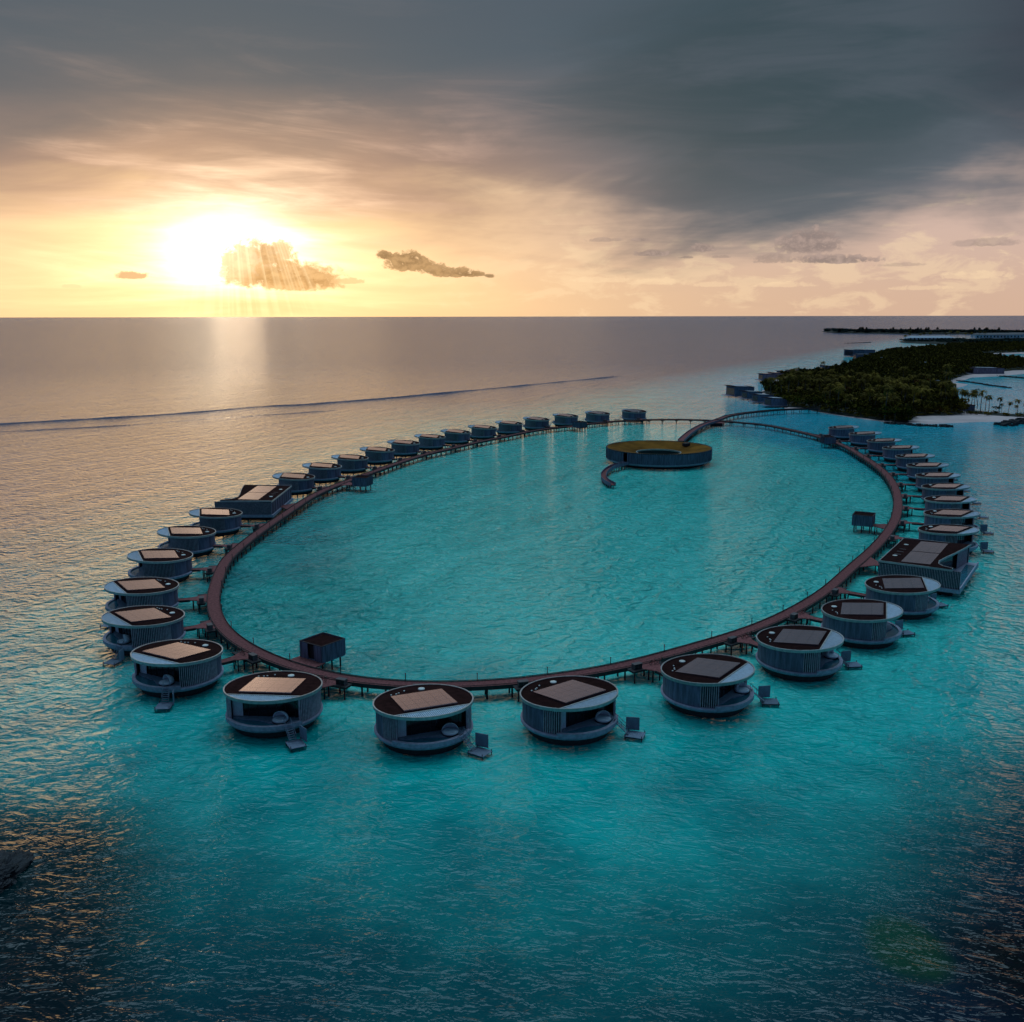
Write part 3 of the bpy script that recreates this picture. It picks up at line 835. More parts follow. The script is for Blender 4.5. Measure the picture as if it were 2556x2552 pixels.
# ---------------------------------------------------------------- square huts inside the ring
def make_hut():
    r = empty('square_hut')
    w = MB(); S = 3.0
    w.box((0, 0, 2.45), (2*S, 2*S, 0.3))
    for a_, b_, c_, d_ in ((-S, -S, S, -S), (S, -S, S, S), (S, S, -S, S), (-S, S, -S, 1.0), (-S, -1.0, -S, -S)):
        L = math.hypot(c_-a_, d_-b_); w.box(((a_+c_)/2, (b_+d_)/2, 4.1), (L+0.16, 0.16, 3.2), math.atan2(d_-b_, c_-a_))
    w.build('wall', M['wall'], r)
    s = MB()
    for k in range(15):
        q = -S+0.2+k*0.4
        for sg in (-1, 1): s.box((q, sg*(S+0.11), 4.1), (0.10, 0.08, 3.2)); s.box((S+0.11, q, 4.1), (0.08, 0.10, 3.2))
    s.build('batten', M['wall'], r)
    f = MB(); f.box((0, 0, 5.45), (2*S-0.15, 2*S-0.15, 0.2)); rf = f.build('roof', M['roof'], r)
    e = MB()
    for a_, b_, c_, d_ in ((-S, -S, S, -S), (S, -S, S, S), (S, S, -S, S), (-S, S, -S, -S)):
        L = math.hypot(c_-a_, d_-b_); e.box(((a_+c_)/2, (b_+d_)/2, 5.74), (L+0.2, 0.22, 0.09), math.atan2(d_-b_, c_-a_))
    e.build('coping', M['beam'], rf)
    g = MB(); g.box((-S+0.4, 0, 3.9), (0.1, 1.9, 2.6)); g.build('door', M['dark'], r)
    for x in (-2.2, 0.2, 2.4):
        for y in (-2.2, 2.2):
            q = MB(); q.tube((x, y, -1.2), (x, y, 2.4), 0.17, n=7); q.build('stilt', M['pile'], r)
    return r
hut = make_hut(); index_tree(); fh = True
for (px, py, z, lab) in ((*Z1(1765,595), 5.7, 'nearest square hut, joined to the walkway between the two left front villas'),
                         (*Z6(787,612), 5.7, 'square hut on stilts in front of the far left villa row, nearer one'),
                         (*Z7(732,300), 5.7, 'small square hut at the far end of the left villa row'),
                         (*Z4(605,1092), 5.7, 'square hut standing out in the lagoon at the end of its own jetty, right side'),
                         (*Z4(262,348), 5.7, 'square hut where the bare bridge meets the right villa row')):
    c = G(px, py, z); i, rp, n = ring_nearest(c)
    o = hut if fh else copy_tree(hut); fh = False
    o.location = (c.x, c.y, 0); o.rotation_euler[2] = ang(-n)
    tag(o, lab, 'hut', 'square huts inside the ring')
    c0 = Vector((c.x, c.y, 0)); d = (c0-Vector((rp.x, rp.y, 0))); L = d.length; d.normalize()
    print('HUT', lab[:24], [round(q) for q in c[:2]], 'gap', round(L, 1))
    branch(Vector((rp.x, rp.y, 0))+d*1.5, c0-d*2.9, 3.4, 4.5)
    if lab.startswith('nearest'):
        m = MB(); q = c0-wl-d*4.4; m.box((q.x, q.y, DZ-0.09), (3.4, 7.0, 0.16), ang(d)); m.build('hut_terrace', M['deck'], walk)

# ---------------------------------------------------------------- spa ring building
sc_ = G(*Z7(1366, 502), 7.3); SRr = 24.3
spa = empty('ring_building', (sc_.x, sc_.y, 0)); tag(spa, 'large ring-shaped building with a dished green roof and round courtyard in the lagoon', 'building')
RH = 10.3
m = MB(); m.lathe([(RH, 1.4), (SRr-0.8, 1.4), (SRr-0.2, 1.9), (SRr-0.2, 2.3), (RH, 2.3)], 96); m.build('base', M['base'], spa)
m = MB(); m.lathe([(SRr-2.5, 1.45), (SRr-2.8, 0.2), (RH, 0.2)], 64); m.build('shade_skirt', M['beam'], spa)  # dark skirt added to shut out light below the building
adoor = math.atan2(G(*Z7(1105, 600), 4).y-sc_.y, G(*Z7(1105, 600), 4).x-sc_.x)
m = MB(); m.use(M['wall']); m.arcwall(SRr-0.5, SRr-0.2, adoor+0.045, adoor+2*PI-0.045, 2.3, 7.2, 120); m.build('wall', None, spa)
m = MB()
for i in range(150):
    a = 2*PI*i/150
    if abs((a-adoor+PI) % (2*PI)-PI) < 0.05: continue
    m.box(((SRr-0.08)*math.cos(a), (SRr-0.08)*math.sin(a), 4.75), (0.26, 0.13 if i % 3 else 0.3, 4.9), a)
m.build('batten', M['wall'], spa)
m = MB(); m.lathe([(RH, 2.3), (RH, 4.7)], 72); m.build('courtyard_wall', M['dark'], spa)
m = MB(); m.lathe([(SRr-0.25, 7.1), (SRr-0.6, 7.12), (SRr*0.8, 6.7), (SRr*0.6, 5.75), (RH+0.1, 4.72)], 96); rf = m.build('grass_roof', M['grassroof'], spa, True)
m = MB(); m.lathe([(SRr-0.35, 6.9), (SRr, 6.9), (SRr, 7.3), (SRr-0.35, 7.3), (SRr-0.35, 6.9)], 96); m.build('rim', M['beam'], rf)
m = MB(); m.lathe([(RH-0.15, 4.3), (RH-0.15, 4.95), (RH+0.15, 4.95), (RH+0.15, 4.3)], 72); m.build('courtyard_rim', M['rim'], rf)
m = MB(); m.box((14.5, 9.8, 7.1), (3.0, 2.2, 1.3), 0.6); m.build('roof_hatch', M['dark'], rf)
for i in range(14):
    a = 2*PI*i/14; q = MB(); q.tube(((SRr-4)*math.cos(a), (SRr-4)*math.sin(a), -1), ((SRr-4)*math.cos(a), (SRr-4)*math.sin(a), 1.5), 0.3); q.build('stilt', M['pile'], spa)

def jetty(name, pxs, label, z=DZ, w=3.0, rail=0.0, vee=False, every=3.2, world=None, drop=None):
    pts = world if world else [G(x, y, z) for x, y in pxs]
    path = resample(catmull(pts, False, 0.8), False, 1.2)
    for _ in range(6):
        path = [path[0]]+[(path[i-1]+path[i]*2+path[i+1])/4 for i in range(1, len(path)-1)]+[path[-1]]
    r = empty(name, (path[0].x, path[0].y, 0)); L0 = r.location.copy(); L0.z = 0
    path = [p-L0 for p in path]
    if drop: path = [Vector((p.x, p.y, p.z+drop*min(1, i/len(path)))) for i, p in enumerate(path)]
    tag(r, label, 'bridge' if 'bridge' in name else 'gangway')
    m = MB(); strip(m, path, False, w, DZ-0.12, DZ); m.build('deck', M['deck'], r)
    m = MB()
    for o_ in (-w/2-0.08, w/2+0.08): strip(m, path, False, 0.14, DZ-0.6, DZ+0.1+rail, o_)
    m.build('parapet' if rail > .5 else 'edge_beam', M['beam'] if rail < .5 else M['wall'], r)
    st_ = max(1, int(every/1.2)); n = len(path)
    for i in range(2, n-1, st_):
        t = (path[min(n-1, i+1)]-path[i-1]); t.z = 0; t.normalize(); s = Vector((t.y, -t.x, 0)); p = path[i]
        m = MB()
        for sg in (-1, 1):
            a = p+s*(w/2-0.4)*sg; m.tube((a.x, a.y, -1.2), (a.x, a.y, p.z-0.3), 0.16, n=6)
            if vee:
                for q in (-1, 1): m.tube((a.x, a.y, p.z-1.3), (a.x+t.x*1.2*q, a.y+t.y*1.2*q, p.z-0.4), 0.12, n=5)
        m.box((p.x, p.y, p.z-0.45), (0.28, w+0.2, 0.26), math.atan2(t.y, t.x))
        m.build('piling', M['pile'], r)
    return r
jetty('curved_bridge', [Z7(1545,452), Z7(1580,418), Z7(1640,372), Z7(1720,328), Z7(1800,300), Z7(1850,281), Z8(40,664)], 'curved bridge rising from the ring building to cross the bare walkway', z=DZ+0.6, w=3.2, rail=0.5)
jetty('island_bridge', [Z8(30,668), Z8(90,645), Z8(170,630), Z8(260,619), Z8(380,608), Z8(500,602), Z8(600,600), Z8(660,602)], 'long bridge from the walkway to the wooded island shore', z=DZ+0.6, w=3.2, rail=0.3, every=6)
jetty('spiral_gangway', [Z7(1108,634), Z7(1040,648), Z7(970,672), Z7(928,708), Z7(925,738), Z7(950,765), Z7(1000,788)], 'hook-shaped gangway curling from the doorway of the ring building', z=DZ, w=2.0, rail=0.8, drop=-1.0)
m_ = MB(); c = G(*Z8(18, 684), DZ); pf = tag(empty('junction_platform', (c.x, c.y, 0)), 'dark square platform with small shelter where the bridges cross', 'platform')
m_.box((0, 0, 2.3), (9, 7, 0.3)); m_.build('deck', M['deck'], pf)
m_ = MB(); m_.box((0, -1.2, 1.2), (7, 3, 1.8)); m_.build('plant_room', M['beam'], pf)
for x in (-4, 0, 4):
    for y in (-3, 3):
        m_ = MB(); m_.tube((x, y, -1), (x, y, 2.2), 0.2); m_.build('stilt', M['pile'], pf)
# ---------------------------------------------------------------- water
from mathutils import noise as mn
def build_water():
    me = bpy.data.meshes.new('water'); S = 90000.0
    me.from_pydata([(-S, -2000, 0), (S, -2000, 0), (S, S, 0), (-S, S, 0)], [], [(0, 1, 2, 3)])
    o = bpy.data.objects.new('water', me); COL.objects.link(o); tag(o, kind='structure')
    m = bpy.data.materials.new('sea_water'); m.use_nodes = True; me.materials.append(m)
    t = m.node_tree; E.nt = t; b = t.nodes['Principled BSDF']
    tcn = t.nodes.new('ShaderNodeTexCoord'); s = t.nodes.new('ShaderNodeSeparateXYZ'); t.links.new(tcn.outputs['Object'], s.inputs[0])
    x, y = E(s.outputs[0]), E(s.outputs[1])
    dist = E.m('SQRT', x*x+y*y)
    ni = noise(tcn.outputs['Object'], 0.012, 5, 0.6); nj = noise(tcn.outputs['Object'], 0.05, 5, 0.6)
    wob = (ni-0.5)*2.0
    # depth of the sea: sandy lagoon (shallow), falling away to the left and beyond the ring
    lag = smooth(x*1.0+wob*60.0-(y-300.0)*0.10, -200.0, -20.0)
    lag = lag*(1.0-smooth(y-E.m('MAXIMUM', x, 0.0)*1.9+wob*60.0, 560.0, 820.0))
    q = ((x-300.0)/330.0); r = ((y-720.0)/420.0)
    isl = smooth(1.0-(q*q+r*r)+wob*0.3, -0.2, 0.6)*smooth(x-y*0.19+wob*10.0, 10.0, 50.0)
    lag = clamp01(E.m('MAXIMUM', lag, isl))
    lag = lag*(1.0-smooth(y, 2300.0, 3600.0))
    rq = ((x-45.0)/118.0); rr_ = ((y-385.0)/240.0)
    inner = smooth(1.0-(rq*rq+rr_*rr_)+wob*0.12, -0.1, 0.35)
    teal = mix(smooth(nj+wob*0.15, 0.3, 0.7), TEAL_A, TEAL_B)
    teal = mix(isl*smooth(y, 420.0, 640.0)*0.75, teal, (0.002, 0.66, 0.86))
    teal = mix(smooth(x, 40.0, 190.0)*0.5, teal, (0.001, 0.48, 0.68))
    teal = mix(inner*0.75, teal, (0.07, 0.88, 0.76))
    col = mix(lag, DEEP, teal)
    # vignette painted into the colour: darker toward the viewer, near-black lower corners
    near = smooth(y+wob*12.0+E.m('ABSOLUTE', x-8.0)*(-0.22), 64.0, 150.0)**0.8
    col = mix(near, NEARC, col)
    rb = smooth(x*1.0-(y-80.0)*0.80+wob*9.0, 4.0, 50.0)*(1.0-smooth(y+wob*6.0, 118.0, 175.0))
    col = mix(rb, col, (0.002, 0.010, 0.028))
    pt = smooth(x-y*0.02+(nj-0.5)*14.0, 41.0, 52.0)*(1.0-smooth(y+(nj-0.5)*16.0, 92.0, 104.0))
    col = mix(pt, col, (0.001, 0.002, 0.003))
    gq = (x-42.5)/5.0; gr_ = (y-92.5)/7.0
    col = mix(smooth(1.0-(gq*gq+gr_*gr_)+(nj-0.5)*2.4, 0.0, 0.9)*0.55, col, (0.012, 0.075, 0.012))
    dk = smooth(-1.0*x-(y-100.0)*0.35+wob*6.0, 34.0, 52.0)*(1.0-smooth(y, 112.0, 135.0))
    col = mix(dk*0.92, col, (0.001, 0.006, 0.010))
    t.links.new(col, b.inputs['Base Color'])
    b.inputs['IOR'].default_value = 1.33
    b.inputs['Specular IOR Level'].default_value = 0.42
    b.inputs['Specular Tint'].default_value = (1, 1, 1, 1)
    # roughness grows with distance: unresolved ripples
    t.links.new((smooth(dist, 100.0, 1500.0)*0.15+0.05).k, b.inputs['Roughness'])
    # waves: crests run mostly across the view, skewed, several wavelengths
    def layer(ang_, lx, ly, sc, det, rg, ds, z=0.0):
        c_, s_ = math.cos(R_(ang_)), math.sin(R_(ang_))
        u = (x*c_+y*s_)/lx; v = (y*c_-x*s_)/ly
        return noise(vec(u, v, z), sc, det, rg, ds)
    wA = layer(-14, 5.0, 2.3, 1.0, 3, 0.5, 0.5)
    wB = layer(10, 1.9, 1.1, 1.0, 2, 0.55, 0.5, 5.0)
    wC = layer(-30, 0.8, 0.5, 1.0, 1, 0.5, 0.3, 9.0)
    wD = layer(-8, 22.0, 12.0, 1.0, 1, 0.5, 0.3, 3.0)
    wE = layer(18, 5.6, 5.0, 1.0, 2, 0.5, 0.4, 6.0)
    lane = smooth(layer(66, 70.0, 9.0, 1.0, 2, 0.5, 0.3, 13.0), 0.30, 0.68)
    wF = layer(12, 70.0, 22.0, 1.0, 2, 0.55, 0.4, 16.0)
    rid = lambda n_: 1.0-E.m('ABSOLUTE', n_-0.5)*2.0
    gust = (lane*0.34+0.78)*(smooth(ni+nj*0.5, 0.5, 1.0)*0.4+0.75)
    nr = smooth(dist, 90.0, 260.0)
    h = rid(wA)**1.7*(0.17+nr*0.47)*gust+rid(wB)**1.3*(0.06+nr*0.38)*gust+wC*(0.02+nr*0.03)+wD*0.6+rid(wE)**1.5*(0.10+nr*1.85+smooth(dist, 400.0, 1600.0)*1.8)*gust
    h = h+rid(wF)*smooth(dist, 500.0, 2200.0)*4.0
    bn = t.nodes.new('ShaderNodeBump'); bn.inputs['Strength'].default_value = 1.0; bn.inputs['Distance'].default_value = WAVE
    t.links.new(h.k, bn.inputs['Height']); t.links.new(bn.outputs[0], b.inputs['Normal'])
    # long wakes left by boats: low ridges of water
    rg = random.Random(3)
    for pts, hh, wd in ((((-120, 1064), (0, 1058), (420, 1034), (650, 1015), (800, 1007), (1100, 982), (1560, 938)), 0.6, 2.6), (((-120, 1085), (0, 1078), (300, 1062), (560, 1043), (900, 1020)), 0.16, 2.0)):
        path = resample(catmull([G(*p) for p in pts], False, 3.0), False, 3.0); w = MB(); vs = []; n = len(path); K = 9
        for i, p in enumerate(path):
            a = path[max(0, i-1)]; c = path[min(n-1, i+1)]; d = (c-a).normalized(); s = Vector((d.y, -d.x, 0))
            am = hh*(0.45+0.9*abs(mn.noise(Vector((p.x*0.03, p.y*0.03, hh)))+0.35))*min(1, i/8, (n-1-i)/8); jit = mn.noise(Vector((p.x*0.06, p.y*0.06, 5)))*1.6
            for k in range(K):
                u = (k/(K-1)*2-1); q = p+s*(u*wd+jit); vs.append((q.x, q.y, -0.03+am*math.exp(-u*u*5.0)))
        w.add(vs, [(i*K+k, i*K+k+1, (i+1)*K+k+1, (i+1)*K+k) for i in range(n-1) for k in range(K-1)])
        wo_ = w.build('wake', m, None, True); tag(wo_, kind='structure')
    return o
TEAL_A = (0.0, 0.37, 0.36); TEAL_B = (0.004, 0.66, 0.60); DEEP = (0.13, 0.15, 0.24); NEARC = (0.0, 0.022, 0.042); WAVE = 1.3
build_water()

# ---------------------------------------------------------------- land
def poly_px(z8): return [G(*Z8(x, y)) for x, y in z8]
def land(name, pts, m, z, skirt=4.0, label=None, cat=None, kind=None, zb=-0.4):
    P = [(p.x, p.y) for p in pts]; n = len(P)
    if sum(P[i][0]*P[(i+1) % n][1]-P[(i+1) % n][0]*P[i][1] for i in range(n)) < 0: P.reverse()
    # densify and roughen the shoreline
    Q = []
    for i in range(n):
        a, b = Vector(P[i]), Vector(P[(i+1) % n]); L = (b-a).length; k = max(1, min(10, int(L/9)))
        for j in range(k):
            q = a.lerp(b, j/k); s = min(1.0, L/60)
            Q.append((q.x+random.uniform(-1.2, 1.2)*s, q.y+random.uniform(-1.5, 1.5)*s))
    mb = MB(); nq = len(Q)
    tri = tessellate_polygon([[Vector((x_, y_, 0)) for x_, y_ in Q]])
    inn = []
    for i in range(nq):
        a, b, c = Vector(Q[i-1]), Vector(Q[i]), Vector(Q[(i+1) % nq])
        t = (c-a).normalized(); nrm = Vector((-t.y, t.x)); q = b+nrm*min(skirt, 0.3*(c-a).length)
        inn.append((q.x, q.y))
    vs = [(x_, y_, zb) for x_, y_ in Q]+[(x_, y_, z) for x_, y_ in inn]
    fs = [(i, (i+1) % nq, nq+(i+1) % nq, nq+i) for i in range(nq)]
    for t in tri:
        a = [Vector(Q[i]) for i in t]
        if (a[1]-a[0]).cross(a[2]-a[0]) < 0: t = (t[0], t[2], t[1])
        fs.append(tuple(i+nq for i in t))
    mb.add(vs, fs); o = mb.build(name, m)
    tag(o, label, cat, kind=kind); return o, Q
MAIN = [(285,505),(300,484),(360,470),(470,452),(440,436),(310,440),(330,428),(450,412),(560,402),(700,388),(830,350),(925,305),(1000,282),(1100,247),(1300,234),(1500,207),(1700,202),(2100,200),(2100,252),(1932,258),(1800,262),(1700,266),(1760,290),(1932,306),(2100,310),(2100,380),(1932,384),(1860,390),(1800,397),(1700,402),(1620,405),(1560,425),(1500,436),(1600,450),(1560,462),(1510,470),(1500,500),(1535,575),(1600,606),(1700,628),(1820,640),(1932,648),(2050,655),(2050,668),(1932,672),(1800,682),(1600,685),(1480,692),(1350,697),(1280,690),(1100,688),(900,662),(750,640),(640,620),(560,604),(440,602),(400,575),(370,530)]
land('island', poly_px(MAIN), M['sand'], 0.8, 5.0, kind='structure')
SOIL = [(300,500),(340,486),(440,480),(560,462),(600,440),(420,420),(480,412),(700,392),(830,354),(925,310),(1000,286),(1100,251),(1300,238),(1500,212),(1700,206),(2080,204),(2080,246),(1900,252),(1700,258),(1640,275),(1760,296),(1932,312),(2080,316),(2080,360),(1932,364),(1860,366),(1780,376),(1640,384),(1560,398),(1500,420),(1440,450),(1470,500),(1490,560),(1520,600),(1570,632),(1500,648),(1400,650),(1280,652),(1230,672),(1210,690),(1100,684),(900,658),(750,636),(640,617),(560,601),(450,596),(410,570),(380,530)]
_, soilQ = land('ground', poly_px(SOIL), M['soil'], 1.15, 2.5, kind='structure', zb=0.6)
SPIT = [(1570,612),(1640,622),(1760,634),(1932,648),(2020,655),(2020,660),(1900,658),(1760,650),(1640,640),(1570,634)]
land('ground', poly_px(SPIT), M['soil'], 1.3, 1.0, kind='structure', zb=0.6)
FAR1 = [(1150,184),(1200,178),(1300,172),(1500,168),(1800,164),(2100,163),(2100,196),(1800,196),(1500,197),(1380,199),(1250,194),(1180,190)]
land('far_shore', poly_px(FAR1), M['soil'], 1.5, 5.0, kind='structure')
FAR2 = [(668,121),(720,116),(900,119),(1300,121),(1700,124),(2100,126),(2100,146),(1800,139),(1590,137),(1300,136),(1000,133),(760,129)]
land('far_island', poly_px(FAR2), M['soil'], 1.5, 5.0, kind='structure')
def groyne(z8, w, label, n_per=1.5):
    P = [G(*Z8(x, y)) for x, y in z8]; path = resample(catmull(P, False, 3), False, n_per)
    m = MB(); L0 = path[0].copy(); rn = random.Random(len(z8)*31+int(abs(P[0].x)))
    for p in path:
        for k in range(3):
            q = p-L0+Vector((rn.uniform(-w, w)/2, rn.uniform(-w, w)/2*3, 0)); s = rn.uniform(0.8, 1.6)*w/4
            vs = [(q.x+rn.uniform(-.2, .2)+s*a, q.y+s*b, rn.uniform(-.2, .2)+s*0.75*c) for a, b, c in ((-1,-1,-1),(1,-1,-1),(1,1,-1),(-1,1,-1),(-.6,-.6,1),(.6,-.6,1),(.6,.6,.9),(-.6,.6,.9))]
            m.add(vs, [(3,2,1,0),(4,5,6,7),(0,1,5,4),(1,2,6,5),(2,3,7,6),(3,0,4,7)])
    o = m.build('rock_groyne', M['stone'], loc=(L0.x, L0.y, 0)); tag(o, label, 'breakwater', 'rock groynes along the island shore'); return o
groyne([(1080,690),(1200,699),(1330,706),(1480,711)], 3.6, 'long dark rock groyne in front of the white beach, nearest to the villas')
groyne([(1500,426),(1600,436),(1720,455),(1840,470)], 3.4, 'thin rock groyne reaching right from the wood into bright turquoise water')
groyne([(1800,704),(1850,694),(1932,676),(2000,665)], 5, 'dark rock groyne at the right edge of the white beach')
groyne([(1780,398),(1860,404),(1932,411),(2000,414)], 4, 'low rock groyne at the right edge above the thin one')
groyne([(830,193),(900,191),(975,188)], 4, 'low dark reef alone in the open sea left of the far shore', 5)
# rock at the left edge close by
m = MB(); rn = random.Random(5)
bm = bmesh.new(); bmesh.ops.create_icosphere(bm, subdivisions=6, radius=1.0)
from mathutils import noise as mn
for v in bm.verts:
    d = 1+0.45*mn.fractal(v.co*1.3, 0.8, 2.2, 7)
    v.co = Vector((v.co.x*d*3.1, v.co.y*d*4.4, v.co.z*d*2.0))
me = bpy.data.meshes.new('sea_rock'); bm.to_mesh(me); bm.free(); me.materials.append(M['stone'])
ro = bpy.data.objects.new('sea_rock', me); COL.objects.link(ro); p = G(-6, 2195); ro.location = (p.x, p.y, -0.2)
tag(ro, 'dark wet rock breaking the surface at the left edge', 'rock')

# ---------------------------------------------------------------- trees
rt = random.Random(11)
def crown_mb(mb, c, R, H, n, leaf, rng, lobes=6):
    lb = [(rng.uniform(-.55, .55)*R, rng.uniform(-.55, .55)*R, rng.uniform(-.2, .45)*H, rng.uniform(.35, .62)) for _ in range(lobes)]
    lb.append((0, 0, 0, .7))
    for i in range(n):
        l = rng.choice(lb); u = Vector((rng.gauss(0, 1), rng.gauss(0, 1), rng.gauss(0, 1))).normalized()*rng.uniform(0.55, 1.0)
        p = Vector((c[0]+l[0]+u.x*R*l[3], c[1]+l[1]+u.y*R*l[3], c[2]+l[2]+u.z*H*l[3]))
        a = Vector((rng.gauss(0, 1), rng.gauss(0, 1), rng.gauss(0, .6))).normalized(); b = a.orthogonal().normalized()
        b = (Matrix.Rotation(rng.uniform(0, 6.28), 3, a) @ b); s = leaf*rng.uniform(.6, 1.3)
        mb.add([p-a*s, p+b*s*.6, p+a*s, p-b*s*.6], [(0, 1, 2, 3)])
def tree_mesh(kind, rng):
    m = MB(); m.use(M['trunk'])
    H = rng.uniform(7, 10)
    m.tube((0, 0, -0.3), (rng.uniform(-.5, .5), rng.uniform(-.5, .5), H*.55), .28, .16, 6)
    for _ in range(3):
        a = rng.uniform(0, 6.28); m.tube((0, 0, H*.4), (1.8*math.cos(a), 1.8*math.sin(a), H*.68), .13, .06, 5)
    m.use(M[kind]); crown_mb(m, (0, 0, H*.62), rng.uniform(3.4, 4.6), rng.uniform(2.6, 3.6), 330, .62, rng)
    return m.mesh('broadleaf_tree')
def palm_parts(rng, H=None):
    H = H or rng.uniform(8, 12); lean = rng.uniform(.3, 2.6); la = rng.uniform(0, 6.28)
    t = MB(); pr = Vector((0, 0, -.3)); top = None
    for k in range(1, 7):
        f = k/6; q = Vector((lean*f*f*math.cos(la), lean*f*f*math.sin(la), H*f)); t.tube(pr, q, .24-.11*(k-1)/6, .24-.11*f, 6); pr = q
    top = pr; c = MB(); n = rng.randint(15, 20)
    for i in range(n):
        a = 2*PI*i/n+rng.uniform(-.2, .2); el0 = rng.uniform(-.35, 1.15); L = rng.uniform(3.0, 4.1)
        d = Vector((math.cos(a), math.sin(a), 0)); s = Vector((-d.y, d.x, 0)); p = top.copy(); e = el0; pts = [p.copy()]
        for k in range(7):
            p = p+(d*math.cos(e)+Vector((0, 0, math.sin(e))))*L/7; e -= .30; pts.append(p.copy())
        for k in range(7):
            w = (.35, .62, .72, .72, .62, .45, .2)[k]
            for sg in (-1, 1):
                for j in (0.15, .62):
                    b = pts[k].lerp(pts[k+1], j); b2 = pts[k].lerp(pts[k+1], min(1, j+.36))
                    o = s*sg*w+Vector((0, 0, -.30*w))+(pts[k+1]-pts[k])*.5
                    c.add([b, b2, b2+o*.96, b+o], [(0, 1, 2, 3)])
    return t, c
def inside(x_, y_, Q):
    r = False; n = len(Q); j = n-1
    for i in range(n):
        xi, yi = Q[i]; xj, yj = Q[j]
        if (yi > y_) != (yj > y_) and x_ < (xj-xi)*(y_-yi)/(yj-yi)+xi: r = not r
        j = i
    return r
TM = [tree_mesh('leaf', random.Random(20+i)) for i in range(7)]+[tree_mesh('rust', random.Random(40))]
PM = []
for i in range(5):
    t, c = palm_parts(random.Random(60+i)); m = MB(); m.use(M['trunk']); m.add(t.v, t.f); m.use(M['palm']); m.add(c.v, c.f); PM.append(m.mesh('palm_tree'))
xs = [q[0] for q in soilQ]; ys = [q[1] for q in soilQ]
def vis(x_, y_):     # is it inside the picture (a little margin)
    v = CROT.transposed() @ Vector((x_, y_, -HCAM)); return abs(v.x/-v.z*FPX) < 1330
cand = []
tries = 0
while len(cand) < 6500 and tries < 400000:
    tries += 1
    yv = min(ys)+(max(ys)-min(ys))*rt.random()**2.2; xv = rt.uniform(min(xs), max(xs))
    if vis(xv, yv) and inside(xv, yv, soilQ): cand.append((xv, yv))
clear = [G(*Z8(x, y)) for x, y in ((520,470),(700,372),(1310,345),(1410,475),(930,290),(990,545))]
cand = [c for c in cand if all((c[0]-q.x)**2+(c[1]-q.y)**2 > 90 for q in clear)]
cand.sort(key=lambda c: c[1])
# thin the closest ones so that crowns stand apart a little
near = []; rest_ = []
for c in cand:
    if len(near) < 400 and all((c[0]-q[0])**2+(c[1]-q[1])**2 > 50 for q in near[-160:]): near.append(c)
    else: rest_.append(c)
nb_, np_ = 0, 0
for c in near:
    if rt.random() < .36 and np_ < 130:
        o = bpy.data.objects.new('palm_tree', rt.choice(PM)); np_ += 1
        tag(o, 'coconut palm standing in the dense dark wood of the island', 'palm tree', 'palms in the island wood')
    elif nb_ < 280:
        rust = rt.random() < .05
        o = bpy.data.objects.new('broadleaf_tree', TM[7] if rust else rt.choice(TM[:7])); nb_ += 1
        if rust: tag(o, 'rusty brown leaved tree among the dark green island trees', 'tree', 'rusty trees in the island wood')
        else: tag(o, 'dark green broadleaf tree in the dense wood of the island', 'tree', 'broadleaf trees in the island wood')
    else: rest_.append(c); continue
    COL.objects.link(o); o.location = (c[0], c[1], 1.0); o.rotation_euler[2] = rt.uniform(0, 6.28)
    s = rt.uniform(.6, 1.25)*(1.4 if 'palm' in o.name else 1.0); o.scale = (s, s, s*rt.uniform(.85, 1.15))
# palms along the white spit at the right: in the clear, so with trunk and crown as parts
SP = [(1535,590,1),(1560,600,1),(1580,597,.9),(1600,607,1.15),(1622,612,1.0),(1640,604,1.2),(1660,618,1.2),(1690,618,.9),(1712,626,1.0),(1775,632,.95),(1790,636,.6),(1832,640,.75),(1890,642,.9),(1880,646,.6),(1932,646,.7),(1400,602,1),(1440,610,1.1),(1475,612,1),(300,492,.7),(330,488,.9),(345,482,.8),(365,486,.9),(420,478,.9),(700,392,.9),(815,372,1.15),(520,398,.8),(690,395,1.3)]
NM = ['tallest, leaning', 'short', 'slender', 'leaning', 'full crowned']
for i, (zx, zy, s) in enumerate(SP):
    p = G(*Z8(zx, zy)); r = empty('palm_tree', (p.x, p.y, 0.9), rt.uniform(0, 6.28)); r.scale = (s, s, s)
    t, c = palm_parts(random.Random(90+i), 10.5); t.build('trunk', M['trunk'], r); c.build('crown', M['palm'], r)
    if i < 9: lb = 'palm in the clump on the sand spit, %s from the wood' % ORD[i]
    elif i < 15: lb = 'palm on the thin right part of the sand spit, %s counting from the clump' % ORD[i-9]
    elif i < 18: lb = 'palm at the wood edge above the white beach, %s from left' % ORD[i-15]
    elif i < 23: lb = 'palm by the pale inlet at the left island tip, %s from left' % ORD[i-18]
    else: lb = ('palm standing above the skyline of the wood near the middle of the island', 'tall palm highest on the left skyline of the wood', 'small palm behind the upper row of shore villas', 'palm whose crown rises alone over the left slope of the wood')[i-23]
    tag(r, lb, 'palm tree', 'palms in the open')
# low bushes on the spit
for i, (zx, zy) in enumerate([(1600,640),(1640,645),(1700,648),(1745,640),(1820,652),(1900,655),(1760,612)]):
    p = G(*Z8(zx, zy)); m = MB(); m.use(M['leaf']); rg = random.Random(300+i)
    for a in range(5): m.tube((0, 0, -.2), (rg.uniform(-1.5, 1.5), rg.uniform(-1.5, 1.5), 1.2), .06, .03, 4)
    crown_mb(m, (0, 0, 1.0), 3.4, 1.5, 160, .45, rg); o = m.build('bush', None, loc=(p.x, p.y, 1.0))
    tag(o, 'low dark bush on the sand spit, %s from the left' % ORD[i], 'bush', 'bushes on the sand spit')

